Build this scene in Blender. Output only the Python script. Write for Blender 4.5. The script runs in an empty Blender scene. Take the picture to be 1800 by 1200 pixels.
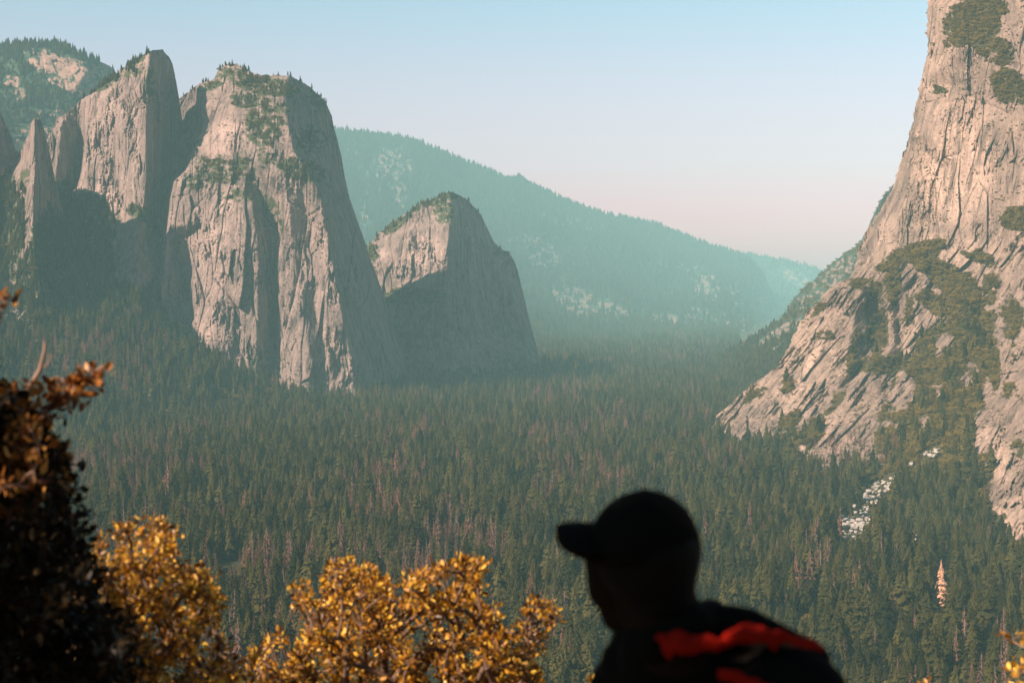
import bpy, bmesh, math, random, time
import numpy as np
from mathutils import Vector, Matrix
from mathutils.geometry import delaunay_2d_cdt

T0 = time.time()
rng = np.random.default_rng(7)
random.seed(11)
scene = bpy.context.scene
C = scene.collection

# ------------------------------------------------------------------ camera
F = 2854.0            # focal length in pixels of an 1800 px wide frame
HOR = 500.0
PITCH = math.atan(100.0 / F)
cp, sp = math.cos(PITCH), math.sin(PITCH)


def P(px, py, d):
    """world point seen at photo position (px,py) at distance d along +Y"""
    xn = (np.asarray(px, float) - 900) / F
    yn = (600 - np.asarray(py, float)) / F
    dy = cp + yn * sp
    dz = -sp + yn * cp
    d = np.asarray(d, float)
    return np.stack(np.broadcast_arrays(xn / dy * d, d * np.ones_like(dy), dz / dy * d), -1)


def unproject(p):
    p = np.asarray(p, float)
    f = p[..., 1] * cp - p[..., 2] * sp
    u = p[..., 1] * sp + p[..., 2] * cp
    return 900 + F * p[..., 0] / f, 600 - F * u / f


cam_d = bpy.data.cameras.new("camera")
cam = bpy.data.objects.new("camera", cam_d)
C.objects.link(cam)
cam.location = (0, 0, 0)
cam.rotation_euler = (math.pi / 2 - PITCH, 0, 0)
cam_d.sensor_width = 36
cam_d.lens = 36 * F / 1800
cam_d.clip_start = 0.05
cam_d.clip_end = 60000
cam_d.dof.use_dof = True
cam_d.dof.focus_distance = 2500
cam_d.dof.aperture_fstop = 4.5
scene.camera = cam

# ------------------------------------------------------------------ noise
def _h(ix, iy, seed):
    x = (ix.astype(np.int64) * 374761393 + iy.astype(np.int64) * 668265263 + seed * 974634777) & 0xFFFFFFFF
    x = ((x ^ (x >> 13)) * 1274126177) & 0xFFFFFFFF
    x = ((x ^ (x >> 16)) * 2246822519) & 0xFFFFFFFF
    return ((x ^ (x >> 15)) & 0xFFFFFF) / float(0x1000000)


def noise2(x, y, seed=0):
    ix, iy = np.floor(x), np.floor(y)
    fx, fy = x - ix, y - iy
    u = fx * fx * fx * (fx * (fx * 6 - 15) + 10)
    v = fy * fy * fy * (fy * (fy * 6 - 15) + 10)
    ix = ix.astype(np.int64); iy = iy.astype(np.int64)
    def g(a, b, dx, dy):
        t = _h(a, b, seed) * 2 * np.pi
        return np.cos(t) * dx + np.sin(t) * dy
    n0 = g(ix, iy, fx, fy) * (1 - u) + g(ix + 1, iy, fx - 1, fy) * u
    n1 = g(ix, iy + 1, fx, fy - 1) * (1 - u) + g(ix + 1, iy + 1, fx - 1, fy - 1) * u
    return (n0 * (1 - v) + n1 * v) * 1.5


def fbm(x, y, oct=4, seed=0, gain=0.5):
    s = 0; a = 1; f = 1
    for i in range(oct):
        s = s + a * noise2(x * f, y * f, seed + i * 17)
        a *= gain; f *= 2.03
    return s


def ridged(x, y, oct=3, seed=0):
    s = 0; a = 1; f = 1
    for i in range(oct):
        s = s + a * (1 - 2 * np.abs(noise2(x * f, y * f, seed + i * 31)))
        a *= 0.5; f *= 2.1
    return s


def facets(x, y, seed=0, tilt=1.0, jit=0.9):
    """voronoi cells, each a randomly tilted and offset plane -> blocky rock; also crack distance"""
    ix, iy = np.floor(x).astype(np.int64), np.floor(y).astype(np.int64)
    best = np.full(x.shape, 9.0); second = np.full(x.shape, 9.0); val = np.zeros(x.shape)
    for a in (-1, 0, 1):
        for b in (-1, 0, 1):
            cx, cy = ix + a, iy + b
            px = cx + 0.5 + (_h(cx, cy, seed) - 0.5) * jit
            py = cy + 0.5 + (_h(cx, cy, seed + 5) - 0.5) * jit
            dx, dy = x - px, y - py
            d = dx * dx + dy * dy
            v = (_h(cx, cy, seed + 9) - 0.5) + tilt * ((_h(cx, cy, seed + 13) - 0.5) * dx * 2 + (_h(cx, cy, seed + 21) - 0.5) * dy * 2)
            m = d < best
            second = np.where(m, best, np.minimum(second, d))
            val = np.where(m, v, val)
            best = np.where(m, d, best)
    return val, np.sqrt(second) - np.sqrt(best)


def smooth(e0, e1, x):
    t = np.clip((x - e0) / (e1 - e0), 0, 1)
    return t * t * (3 - 2 * t)


# ------------------------------------------------------------------ tagging / materials
def tag(o, label=None, cat=None, group=None, kind=None):
    if label: o["label"] = label
    if cat: o["category"] = cat
    if group: o["group"] = group
    if kind: o["kind"] = kind
    return o


def mesh_obj(name, verts, faces, mats=None, parent=None, smooth_shade=False, link=True, fmat=None):
    """verts (N,3) array; faces: (M,k) int array or list"""
    me = bpy.data.meshes.new(name)
    verts = np.asarray(verts, np.float32)
    if isinstance(faces, np.ndarray):
        k = faces.shape[1]
        me.vertices.add(len(verts)); me.vertices.foreach_set("co", verts.ravel())
        me.loops.add(faces.size); me.loops.foreach_set("vertex_index", faces.astype(np.int32).ravel())
        me.polygons.add(len(faces))
        me.polygons.foreach_set("loop_start", np.arange(0, faces.size, k, dtype=np.int32))
        me.polygons.foreach_set("loop_total", np.full(len(faces), k, np.int32))
        me.update(calc_edges=True)
    else:
        me.from_pydata([tuple(v) for v in verts], [], faces)
    for m in (mats or []):
        me.materials.append(m)
    if fmat is not None:
        me.polygons.foreach_set("material_index", np.asarray(fmat, np.int32))
    me.polygons.foreach_set("use_smooth", np.full(len(me.polygons), smooth_shade))
    me.validate()
    o = bpy.data.objects.new(name, me)
    if link: C.objects.link(o)
    if parent: o.parent = parent
    return o


class N:
    """tiny node helper"""
    def __init__(self, name):
        self.m = bpy.data.materials.new(name); self.m.use_nodes = True
        self.t = self.m.node_tree; self.t.nodes.clear()
        self.out = self.t.nodes.new("ShaderNodeOutputMaterial")
    def n(self, typ, **kw):
        nd = self.t.nodes.new(typ)
        for k, v in kw.items():
            if k.startswith("i_"):
                key = k[2:]
                nd.inputs[int(key) if key.isdigit() else key.replace("_", " ")].default_value = v
            else: setattr(nd, k, v)
        return nd
    def l(self, a, b): self.t.links.new(a, b)
    def math(self, op, a, b=None, clamp=False):
        nd = self.n("ShaderNodeMath", operation=op, use_clamp=clamp)
        for i, v in enumerate((a, b)):
            if v is None: continue
            if isinstance(v, (int, float)): nd.inputs[i].default_value = v
            else: self.l(v, nd.inputs[i])
        return nd.outputs[0]
    def mix(self, f, a, b, blend="MIX"):
        nd = self.n("ShaderNodeMix", data_type="RGBA", blend_type=blend)
        for i, v in ((0, f), (6, a), (7, b)):
            if isinstance(v, (int, float)): nd.inputs[i].default_value = v
            elif isinstance(v, (tuple, list)): nd.inputs[i].default_value = (*v[:3], 1)
            else: self.l(v, nd.inputs[i])
        return nd.outputs[2]
    def ramp(self, f, stops):
        nd = self.n("ShaderNodeValToRGB"); r = nd.color_ramp
        while len(r.elements) < len(stops): r.elements.new(0.5)
        for e, (p, c) in zip(r.elements, stops):
            e.position = p; e.color = (*c[:3], 1) if len(c) >= 3 else (c[0],) * 3 + (1,)
        self.l(f, nd.inputs[0]); return nd.outputs[0]
    def noise(self, vec, scale, detail=4, rough=0.55, mapscale=None, rot=None):
        if mapscale or rot:
            mp = self.n("ShaderNodeMapping")
            if mapscale: mp.inputs["Scale"].default_value = mapscale
            if rot: mp.inputs["Rotation"].default_value = rot
            self.l(vec, mp.inputs[0]); vec = mp.outputs[0]
        nd = self.n("ShaderNodeTexNoise")
        nd.inputs["Scale"].default_value = scale; nd.inputs["Detail"].default_value = detail
        nd.inputs["Roughness"].default_value = rough
        self.l(vec, nd.inputs["Vector"]); return nd.outputs[0]
    def bsdf(self, col, rough=0.9, spec=0.2, bump=None, bstr=0.5, bdist=1.0, **kw):
        b = self.n("ShaderNodeBsdfPrincipled")
        if isinstance(col, (tuple, list)): b.inputs["Base Color"].default_value = (*col[:3], 1)
        else: self.l(col, b.inputs["Base Color"])
        b.inputs["Roughness"].default_value = rough
        b.inputs["Specular IOR Level"].default_value = spec
        for k, v in kw.items(): b.inputs[k.replace("_", " ")].default_value = v
        if bump is not None:
            bp = self.n("ShaderNodeBump"); bp.inputs["Strength"].default_value = bstr; bp.inputs["Distance"].default_value = bdist
            self.l(bump, bp.inputs["Height"]); self.l(bp.outputs[0], b.inputs["Normal"])
        self.l(b.outputs[0], self.out.inputs[0]); return b


def rock_material(name, light, dark, veg=(0.055, 0.06, 0.028), rot=(0, 0, 0), sc=1.0, vegamt=1.0):
    k = N(name)
    pos = k.n("ShaderNodeNewGeometry").outputs["Position"]
    big = k.noise(pos, 0.006 * sc, 5, 0.6)
    mid = k.noise(pos, 0.035 * sc, 6, 0.65)
    streak = k.noise(pos, 0.05 * sc, 5, 0.6, mapscale=(1, 1, 0.11), rot=rot)
    fine = k.noise(pos, 0.22 * sc, 5, 0.7)
    a = k.math("ADD", k.math("MULTIPLY", big, 0.9), k.math("MULTIPLY", streak, 1.3))
    a = k.math("ADD", a, k.math("MULTIPLY", mid, 0.8))
    a = k.math("MULTIPLY", a, 1 / 3.0)
    col = k.ramp(a, [(0.40, dark), (0.50, tuple((l + d_) / 2 for l, d_ in zip(light, dark))), (0.60, light)])
    tint = k.n("ShaderNodeAttribute", attribute_name="tint").outputs["Fac"]
    col = k.mix(tint, col, tuple(min(1, c * 1.5) for c in light))
    # thin dark water stains and lichen
    st2 = k.noise(pos, 0.06 * sc, 4, 0.6, mapscale=(1, 1, 0.035), rot=rot)
    col = k.mix(k.ramp(st2, [(0.54, (0, 0, 0)), (0.66, (0.75,) * 3)]), col, tuple(c * 0.55 for c in dark))
    col = k.mix(k.ramp(fine, [(0.35, (0.45,) * 3), (0.55, (0, 0, 0))]), col, tuple(c * 0.6 for c in dark))
    va = k.n("ShaderNodeAttribute", attribute_name="veg").outputs["Fac"]
    vn = k.noise(pos, 0.12 * sc, 4, 0.7)
    # scattered small plants where the rock is broken
    brk = k.ramp(k.noise(pos, 0.012 * sc, 4, 0.6), [(0.42, (0, 0, 0)), (0.62, (0.30,) * 3)])
    va = k.math("ADD", va, brk)
    vf = k.math("MULTIPLY", k.math("SUBTRACT", k.math("ADD", va, vn), 0.88), 8.0, clamp=True)
    vcol = k.mix(k.noise(pos, 0.25 * sc, 3), veg, tuple(c * 1.9 for c in veg))
    col = k.mix(k.math("MULTIPLY", vf, vegamt), col, vcol)
    bump = k.math("ADD", k.math("MULTIPLY", fine, 0.5), k.math("MULTIPLY", k.noise(pos, 0.12 * sc, 6, 0.7, mapscale=(1, 1, 0.3), rot=rot), 1.0))
    k.bsdf(col, 0.95, 0.1, bump, 1.0, 7.0)
    return k.m


M = {}
M["rock_warm"] = rock_material("granite_warm", (0.50, 0.35, 0.265), (0.19, 0.14, 0.115), veg=(0.055, 0.045, 0.016), rot=(0, 0.35, 0))
M["rock_pink"] = rock_material("granite_pink", (0.46, 0.325, 0.275), (0.17, 0.13, 0.115))
M["rock_far"] = rock_material("granite_far", (0.43, 0.27, 0.21), (0.20, 0.13, 0.105), sc=0.7, veg=(0.035, 0.055, 0.035))


def foliage_material(name, c1, c2, bright=1.0, trans=0.0, patch=None):
    k = N(name)
    oi = k.n("ShaderNodeObjectInfo")
    pos = k.n("ShaderNodeNewGeometry").outputs["Position"]
    f = k.math("ADD", k.math("MULTIPLY", oi.outputs["Random"], 0.75), k.math("MULTIPLY", k.noise(pos, 0.3, 3), 0.35), clamp=True)
    col = k.ramp(f, [(0.1, c1), (0.95, c2)])
    if patch:
        pf = k.ramp(k.noise(pos, 0.004, 3), [(0.45, (0,) * 3), (0.65, (0.8,) * 3)])
        col = k.mix(pf, col, patch)
    b = k.n("ShaderNodeBsdfDiffuse"); k.l(col, b.inputs[0])
    if trans:
        tr = k.n("ShaderNodeBsdfTranslucent"); k.l(k.mix(0.5, col, tuple(min(1, c * 1.6) for c in c2)), tr.inputs[0])
        mx = k.n("ShaderNodeMixShader"); mx.inputs[0].default_value = trans
        k.l(b.outputs[0], mx.inputs[1]); k.l(tr.outputs[0], mx.inputs[2]); k.l(mx.outputs[0], k.out.inputs[0])
    else:
        k.l(b.outputs[0], k.out.inputs[0])
    return k.m


M["conifer"] = foliage_material("conifer_needles", (0.010, 0.013, 0.004), (0.082, 0.070, 0.019), trans=0.1)
M["deadneedle"] = foliage_material("dead_needles", (0.07, 0.038, 0.026), (0.20, 0.092, 0.062))
M["orange_needle"] = foliage_material("orange_dead_needles", (0.55, 0.30, 0.17), (0.6, 0.33, 0.2))
M["oak"] = foliage_material("oak_leaves", (0.055, 0.043, 0.011), (0.21, 0.145, 0.035), trans=0.1)
_b = N("bark_grey"); _b.bsdf((0.10, 0.075, 0.06), 0.95, 0.1); M["bark"] = _b.m
_b = N("bark_dead"); _b.bsdf((0.22, 0.17, 0.14), 0.95, 0.1); M["deadbark"] = _b.m


# ------------------------------------------------------------------ control surfaces
def raster(polys, x0, x1, y0, y1, step=1.0, blur=2):
    vs, ds, es = [], [], []
    idx = {}
    for pl in polys:
        prev = None
        for (x, y, d) in pl:
            key = (round(x, 2), round(y, 2))
            if key not in idx:
                idx[key] = len(vs); vs.append(key); ds.append(d)
            i = idx[key]
            if prev is not None and prev != i: es.append((prev, i))
            prev = i
    A = np.array(vs, float); Dv = np.array(ds, float)
    m = 0.08 * max(x1 - x0, y1 - y0) + 10
    for t in np.linspace(0, 1, 9):
        for (x, y) in ((x0 - m + (x1 - x0 + 2 * m) * t, y0 - m), (x0 - m + (x1 - x0 + 2 * m) * t, y1 + m), (x0 - m, y0 - m + (y1 - y0 + 2 * m) * t), (x1 + m, y0 - m + (y1 - y0 + 2 * m) * t)):
            j = np.argmin((A[:, 0] - x) ** 2 + (A[:, 1] - y) ** 2)
            vs.append((x, y)); ds.append(Dv[j])
    out = delaunay_2d_cdt([Vector(v) for v in vs], es, [], 0, 1e-4)
    co, faces, ov = out[0], out[2], out[3]
    dd = []
    vs_a = np.array(vs); ds_a = np.array(ds)
    for c_, o_ in zip(co, ov):
        if len(o_): dd.append(ds[o_[0]])
        else:
            r2 = (vs_a[:, 0] - c_[0]) ** 2 + (vs_a[:, 1] - c_[1]) ** 2
            k = np.argsort(r2)[:3]; w = 1 / (r2[k] + 1e-3)
            dd.append(float((ds_a[k] * w).sum() / w.sum()))
    nx = int((x1 - x0) / step) + 1; ny = int((y1 - y0) / step) + 1
    G = np.full((ny, nx), np.nan)
    gx = x0 + np.arange(nx) * step; gy = y0 + np.arange(ny) * step
    for f in faces:
        for k in range(1, len(f) - 1):
            a, b, c = co[f[0]], co[f[k]], co[f[k + 1]]
            i0 = max(0, int(math.floor((min(a[0], b[0], c[0]) - x0) / step))); i1 = min(nx - 1, int(math.ceil((max(a[0], b[0], c[0]) - x0) / step)))
            j0 = max(0, int(math.floor((min(a[1], b[1], c[1]) - y0) / step))); j1 = min(ny - 1, int(math.ceil((max(a[1], b[1], c[1]) - y0) / step)))
            if i1 < i0 or j1 < j0: continue
            X, Y = np.meshgrid(gx[i0:i1 + 1], gy[j0:j1 + 1])
            det = (b[1] - c[1]) * (a[0] - c[0]) + (c[0] - b[0]) * (a[1] - c[1])
            if abs(det) < 1e-9: continue
            w0 = ((b[1] - c[1]) * (X - c[0]) + (c[0] - b[0]) * (Y - c[1])) / det
            w1 = ((c[1] - a[1]) * (X - c[0]) + (a[0] - c[0]) * (Y - c[1])) / det
            w2 = 1 - w0 - w1
            inside = (w0 >= -1e-6) & (w1 >= -1e-6) & (w2 >= -1e-6)
            v = w0 * dd[f[0]] + w1 * dd[f[k]] + w2 * dd[f[k + 1]]
            sub = G[j0:j1 + 1, i0:i1 + 1]
            sub[inside] = v[inside]
    G = np.where(np.isnan(G), np.nanmean(G), G)
    for _ in range(blur):
        r = 2
        Gp = np.pad(G, r, mode="edge")
        G = sum(Gp[r:-r, i:i + nx] for i in range(2 * r + 1)) / (2 * r + 1)
        Gp = np.pad(G, r, mode="edge")
        G = sum(Gp[i:i + ny, r:-r] for i in range(2 * r + 1)) / (2 * r + 1)
    def sample(x, y):
        fx = np.clip((np.asarray(x) - x0) / step, 0, nx - 1.001); fy = np.clip((np.asarray(y) - y0) / step, 0, ny - 1.001)
        ix = fx.astype(int); iy = fy.astype(int); fx = fx - ix; fy = fy - iy
        return (G[iy, ix] * (1 - fx) + G[iy, ix + 1] * fx) * (1 - fy) + (G[iy + 1, ix] * (1 - fx) + G[iy + 1, ix + 1] * fx) * fy
    return sample


def lerp_line(pts, x):
    pts = sorted(pts); return np.interp(x, [p[0] for p in pts], [p[1] for p in pts])


def blobs(px, py, lst):
    """soft union of rotated ellipses (x, y, rx, ry, rot_deg, weight)"""
    v = np.zeros_like(px)
    for (x, y, rx, ry, a, w) in lst:
        c, s = math.cos(math.radians(a)), math.sin(math.radians(a))
        dx, dy = px - x, py - y
        u = (dx * c + dy * s) / rx; t = (-dx * s + dy * c) / ry
        v = np.maximum(v, w * np.clip(1.6 - (u * u + t * t), 0, 1))
    return v


MASS = {}


def massif(name, PX, PY, sample, D0, mat, noise_fn, veg_fn=None, tint_fn=None, edge="top", back=(500, 500), label=None, back_x=0.0, cat="cliff"):
    """PX,PY (rows,cols) photo-space grid; the surface is placed at its real distance and closed behind"""
    s = D0 / F
    D = sample(PX, PY) + noise_fn(PX, PY) * s
    W = P(PX, PY, D)
    veg = veg_fn(PX, PY) if veg_fn else np.zeros_like(PX)
    tint = tint_fn(PX, PY) if tint_fn else np.zeros_like(PX)
    MASS[name] = (W, veg, PX, PY, D)
    nb = 10
    if edge == "top":
        e = W[0]; strips = []
        for j in range(nb, 0, -1):
            t = j / nb
            q = e.copy(); q[:, 1] += back[0] * t; q[:, 2] -= back[1] * t ** 1.3; q[:, 0] += back_x * t
            q += (rng.random(q.shape) - .5) * 6 * s * min(1, j / 3)
            strips.append(q)
        Wf = np.concatenate([np.stack(strips), W], 0)
        pad = [(nb, 0), (0, 0)]
    else:
        e = W[:, 0]; strips = []
        for j in range(nb, 0, -1):
            t = j / nb
            q = e.copy(); q[:, 1] += back[0] * t; q[:, 0] += back[1] * t ** 1.3
            q += (rng.random(q.shape) - .5) * 6 * s * min(1, j / 3)
            strips.append(q)
        Wf = np.concatenate([np.stack(strips, 1), W], 1)
        pad = [(0, 0), (nb, 0)]
    veg = np.pad(veg, pad, mode="edge"); tint = np.pad(tint, pad, mode="edge")
    R, K = Wf.shape[:2]
    I = np.arange(R * K).reshape(R, K)
    faces = np.stack([I[:-1, :-1], I[1:, :-1], I[1:, 1:], I[:-1, 1:]], -1).reshape(-1, 4)
    o = mesh_obj(name, Wf.reshape(-1, 3), faces, [mat], smooth_shade=True)
    for nm, arr in (("veg", veg), ("tint", tint)):
        a = o.data.attributes.new(nm, "FLOAT", "POINT"); a.data.foreach_set("value", arr.astype(np.float32).ravel())
    tag(o, label, cat, kind="structure")
    print("massif", name, R * K, round(time.time() - T0, 1))
    return o


def cols_grid(x0, x1, step, top, bot, jag=2.0, seed=1, rows=None):
    xs = np.arange(x0, x1 + step / 2, step)
    ty = lerp_line(top, xs) + jag * fbm(xs / 14.0, xs * 0, 4, seed) + jag * 0.6 * (facets(xs / 9.0, xs * 0 + .5, seed)[0])
    by = lerp_line(bot, xs)
    by = np.maximum(by, ty + 4)
    rows = rows or int((by - ty).max() / step)
    t = np.linspace(0, 1, rows)[:, None]
    return np.broadcast_to(xs, (rows, len(xs))).copy(), ty + (by - ty) * t


def rock_noise(lean=0.0, a1=10, a2=4, a3=1.6, sx=34, sy=150, seed=3, fine=0.8):
    """depth detail in photo px; lean = horizontal drift of the cracks per px of height"""
    def f(px, py):
        u = px + lean * (py - 400) + 3 * fbm(px / 70, py / 70, 2, seed + 3); v = py
        rough = smooth(-.15, .5, fbm(u / (sx * 1.8), v / (sy * .5), 3, seed + 1))
        f1, e1 = facets(u / sx, v / sy, seed, 1.2)
        f2, e2 = facets(u / (sx * .38), v / (sy * .36), seed + 50, 1.3)
        f3, e3 = facets(u / (sx * .17), v / (sx * .62), seed + 90, 1.3)
        f4, e4 = facets(px / (sx * .10), py / (sx * .22), seed + 95, 1.3)
        d = a1 * f1 + a2 * (.15 + 1.9 * rough) * f2 + a3 * (.15 + 2.6 * rough) * f3 + a3 * 1.1 * rough * f4
        d = d + 3.5 * np.exp(-(e1 / 0.035) ** 2) + 2.0 * (.3 + rough) * np.exp(-(e2 / 0.06) ** 2)
        d = d + a2 * .7 * fbm(u / (sx * 1.1), v / (sy * .7), 3, seed + 7)
        for q, (cx_, cy_, w_) in enumerate(((sx * .9, sy * 2.2, .022), (sx * .5, sy * 1.2, .03))):
            cr_ = np.abs(noise2(u / cx_, v / cy_, seed + 200 + q)); gate = smooth(-.1, .3, noise2(u / (sx * 2), v / (sy * .8), seed + 210 + q))
            d = d + (5.0 - 2 * q) * gate * np.exp(-(cr_ / w_) ** 2)
        d = d + fine * (.5 + rough) * fbm(px / 3.0, py / 4.0, 3, seed + 11)
        return d
    return f


# ================================================================== the cliffs
# --- big domed cliff (second from the left)
top = [(225, 330), (262, 250), (290, 200), (312, 178), (330, 162), (345, 150), (362, 143), (376, 138), (385, 122), (398, 112), (412, 112), (430, 120), (450, 130),
       (470, 134), (490, 131), (507, 132), (522, 140), (545, 153), (562, 168), (575, 185), (583, 205), (587, 225), (592, 240),
       (600, 275), (606, 310), (615, 350), (626, 382), (640, 420), (652, 458), (666, 495), (678, 530), (692, 575), (712, 640), (735, 740)]
PX, PY = cols_grid(225, 735, 1.0, top, [(225, 640), (320, 660), (420, 720), (575, 770), (735, 780)], 2.2, 21)
ctl = [
    # skyline
    [(225, 330, 4150), (262, 250, 4120), (290, 200, 4080), (318, 175, 4030), (345, 150, 3980), (376, 138, 3920), (398, 112, 3900), (430, 120, 3890), (470, 134, 3880), (507, 132, 3860),
     (545, 153, 3950), (575, 185, 4050), (592, 240, 4130), (606, 310, 4180), (640, 420, 4230), (678, 530, 4270), (712, 640, 4280), (735, 740, 4200)],
    # upper cap ledge
    [(352, 182, 3880), (420, 168, 3790), (450, 162, 3780), (500, 165, 3730), (505, 200, 3690), (510, 240, 3660)],
    # prow between lit front and shaded right flank
    [(510, 240, 3660), (520, 270, 3640), (545, 310, 3620), (560, 330, 3615), (572, 390, 3600), (585, 460, 3590), (600, 530, 3570), (612, 600, 3550), (622, 660, 3530), (632, 715, 3520)],
    [(640, 715, 3570), (690, 640, 3900), (655, 560, 3830), (640, 480, 3890), (620, 400, 3960), (590, 330, 3930), (565, 260, 3900), (540, 200, 3850)],
    # left edge of the dome, and the gully behind it
    [(352, 182, 3880), (356, 215, 3850), (342, 258, 3800), (326, 298, 3750), (305, 318, 3720), (299, 350, 3700), (295, 400, 3680), (289, 450, 3650), (283, 505, 3620), (280, 545, 3600), (292, 580, 3580)],
    [(345, 180, 4010), (346, 215, 4000), (332, 258, 3980), (316, 298, 3940), (296, 318, 3900), (289, 350, 3880), (285, 400, 3850), (279, 450, 3810), (273, 505, 3760), (270, 545, 3700), (280, 580, 3620)],
    # face
    [(420, 205, 3740), (400, 250, 3710), (385, 300, 3690), (372, 345, 3670), (362, 390, 3640), (345, 440, 3620), (340, 500, 3600), (345, 560, 3570), (372, 610, 3540)],
    # lit slab crest, gully to the right of it
    [(395, 345, 3650), (398, 400, 3610), (395, 480, 3575), (398, 560, 3545), (400, 620, 3525), (430, 662, 3510)],
    [(430, 330, 3640), (445, 360, 3620), (452, 420, 3590), (455, 500, 3560), (452, 580, 3535), (452, 670, 3505)],
    # big dark chimney
    [(432, 310, 3680), (448, 320, 3680), (480, 420, 3680), (482, 500, 3660), (484, 580, 3630), (480, 690, 3560)],
    [(448, 290, 3655), (475, 320, 3640), (490, 345, 3640), (497, 420, 3630), (492, 500, 3590), (492, 580, 3560), (494, 690, 3510)],
    # second rib and chimney
    [(500, 300, 3640), (508, 360, 3620), (515, 440, 3620), (530, 520, 3560), (540, 600, 3530), (545, 700, 3495)],
    [(530, 340, 3640), (545, 430, 3640), (552, 520, 3590), (560, 600, 3560), (570, 700, 3510)],
    [(545, 340, 3622), (562, 430, 3610), (568, 520, 3570), (578, 600, 3540), (588, 715, 3495)],
    [(465, 200, 3720), (470, 245, 3690), (455, 270, 3670)],
    # left small pinnacle rib
    [(300, 430, 3690), (305, 480, 3650), (320, 545, 3660), (325, 580, 3600)],
    [(310, 430, 3720), (330, 500, 3700), (336, 560, 3640)],
]
nf = rock_noise(0.06, 9, 4.6, 1.8, 36, 170, 5)
def veg2(px, py):
    v = blobs(px, py, [(470, 152, 60, 16, 12, 1), (400, 130, 40, 10, 0, .55), (370, 150, 28, 8, -20, .5), (455, 185, 55, 16, 15, .7), (470, 225, 34, 32, 0, .75), (450, 215, 18, 22, 0, .9),
                       (385, 300, 42, 22, 10, .85), (345, 320, 25, 14, -30, .6), (430, 300, 22, 30, 0, .6), (545, 245, 30, 26, 30, .6), (530, 300, 45, 18, 15, .85), (560, 180, 30, 12, 40, .6),
                       (470, 280, 18, 28, 0, .5), (415, 345, 30, 12, 0, .5), (480, 380, 14, 40, -20, .5), (455, 660, 20, 50, 0, .5), (330, 330, 12, 12, 0, .6), (350, 250, 10, 30, 20, .4)])
    return v * (0.6 + 0.6 * fbm(px / 14, py / 9, 3, 77))
def tint2(px, py):
    return blobs(px, py, [(390, 380, 16, 60, 18, .8), (372, 480, 26, 90, 6, .6), (395, 240, 40, 25, -30, .7), (360, 560, 20, 40, 0, .5), (575, 470, 6, 70, -5, .7)]) * (0.6 + 0.5 * fbm(px / 20, py / 40, 3, 5))
massif("domed_cliff", PX, PY, raster(ctl, 200, 760, 60, 800), 3700, M["rock_pink"], nf, veg2, tint2, back=(500, 700),
       label="massive domed granite cliff, tallest and widest of the hazy group, with dark vertical chimneys", back_x=-60)

# --- pointed cliff left of it
top = [(78, 330), (86, 240), (100, 208), (118, 198), (134, 184), (148, 172), (162, 163), (180, 150), (200, 135), (212, 122), (226, 113), (240, 101), (255, 95), (268, 88), (285, 88),
       (295, 97), (303, 112), (308, 142), (311, 172), (314, 230), (318, 330), (326, 470), (335, 620)]
PX, PY = cols_grid(78, 335, 1.0, top, [(78, 600), (335, 680)], 1.8, 33)
ctl = [
    [(78, 330, 3800), (86, 240, 3720), (118, 198, 3780), (148, 172, 3800), (180, 150, 3720), (226, 113, 3700), (262, 92, 3660), (285, 88, 3720), (303, 112, 3790), (311, 172, 3860), (314, 230, 3880), (318, 330, 3860), (326, 470, 3780), (335, 620, 3640)],
    [(262, 92, 3660), (259, 130, 3610), (258, 200, 3580), (257, 300, 3560), (253, 360, 3545), (248, 400, 3540), (236, 440, 3520), (240, 510, 3490), (245, 600, 3420)],
    [(300, 200, 3790), (296, 300, 3780), (285, 400, 3740), (285, 500, 3650), (290, 600, 3520)],
    [(149, 178, 3720), (150, 250, 3690), (146, 300, 3680), (138, 332, 3670), (160, 350, 3650), (192, 380, 3625), (215, 388, 3600), (240, 372, 3570)],
    [(143, 180, 3800), (143, 250, 3780), (139, 300, 3760), (132, 328, 3740)],
    [(108, 215, 3700), (104, 260, 3680), (98, 300, 3670), (95, 330, 3660), (110, 350, 3640), (160, 400, 3560), (195, 400, 3550), (200, 440, 3530)],
    [(200, 200, 3640), (200, 300, 3625)],
    
    [(88, 300, 3720), (85, 400, 3650), (100, 520, 3560), (150, 560, 3480), (200, 560, 3450)],
    [(195, 385, 3580), (205, 450, 3540), (205, 510, 3510)],
]
def veg1(px, py):
    v = blobs(px, py, [(150, 390, 55, 45, 30, 1), (110, 360, 22, 40, 0, .9), (240, 105, 26, 9, -35, .7), (190, 145, 24, 9, -35, .7), (250, 375, 28, 12, 20, .6), (230, 120, 20, 20, 0, .5), (280, 400, 20, 18, 0, .4),
                       (200, 535, 80, 34, 0, 1), (150, 470, 50, 70, 0, 1), (270, 540, 30, 40, 0, .8), (100, 450, 30, 80, 0, .9), (262, 150, 10, 30, 0, .5)])
    return v * (0.75 + 0.6 * fbm(px / 12, py / 12, 3, 7))
def tint1(px, py):
    return blobs(px, py, [(180, 350, 40, 25, 30, .9), (225, 350, 25, 30, 0, .6), (200, 260, 50, 90, 0, .35)]) * (0.6 + 0.5 * fbm(px / 10, py / 40, 3, 5))
ctl = [[(x, y, d + 130 * (1 - min(1, max(0, (y - 380) / 140)))) for x, y, d in pl] for pl in ctl]
massif("pointed_cliff", PX, PY, raster(ctl, 60, 350, 60, 700), 3650, M["rock_pink"], rock_noise(0.02, 6, 4.4, 1.6, 22, 150, 15), veg1, tint1, back=(260, 500),
       label="pointed granite cliff with a pale lit face and a sharp prow, just left of the domed cliff")

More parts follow.
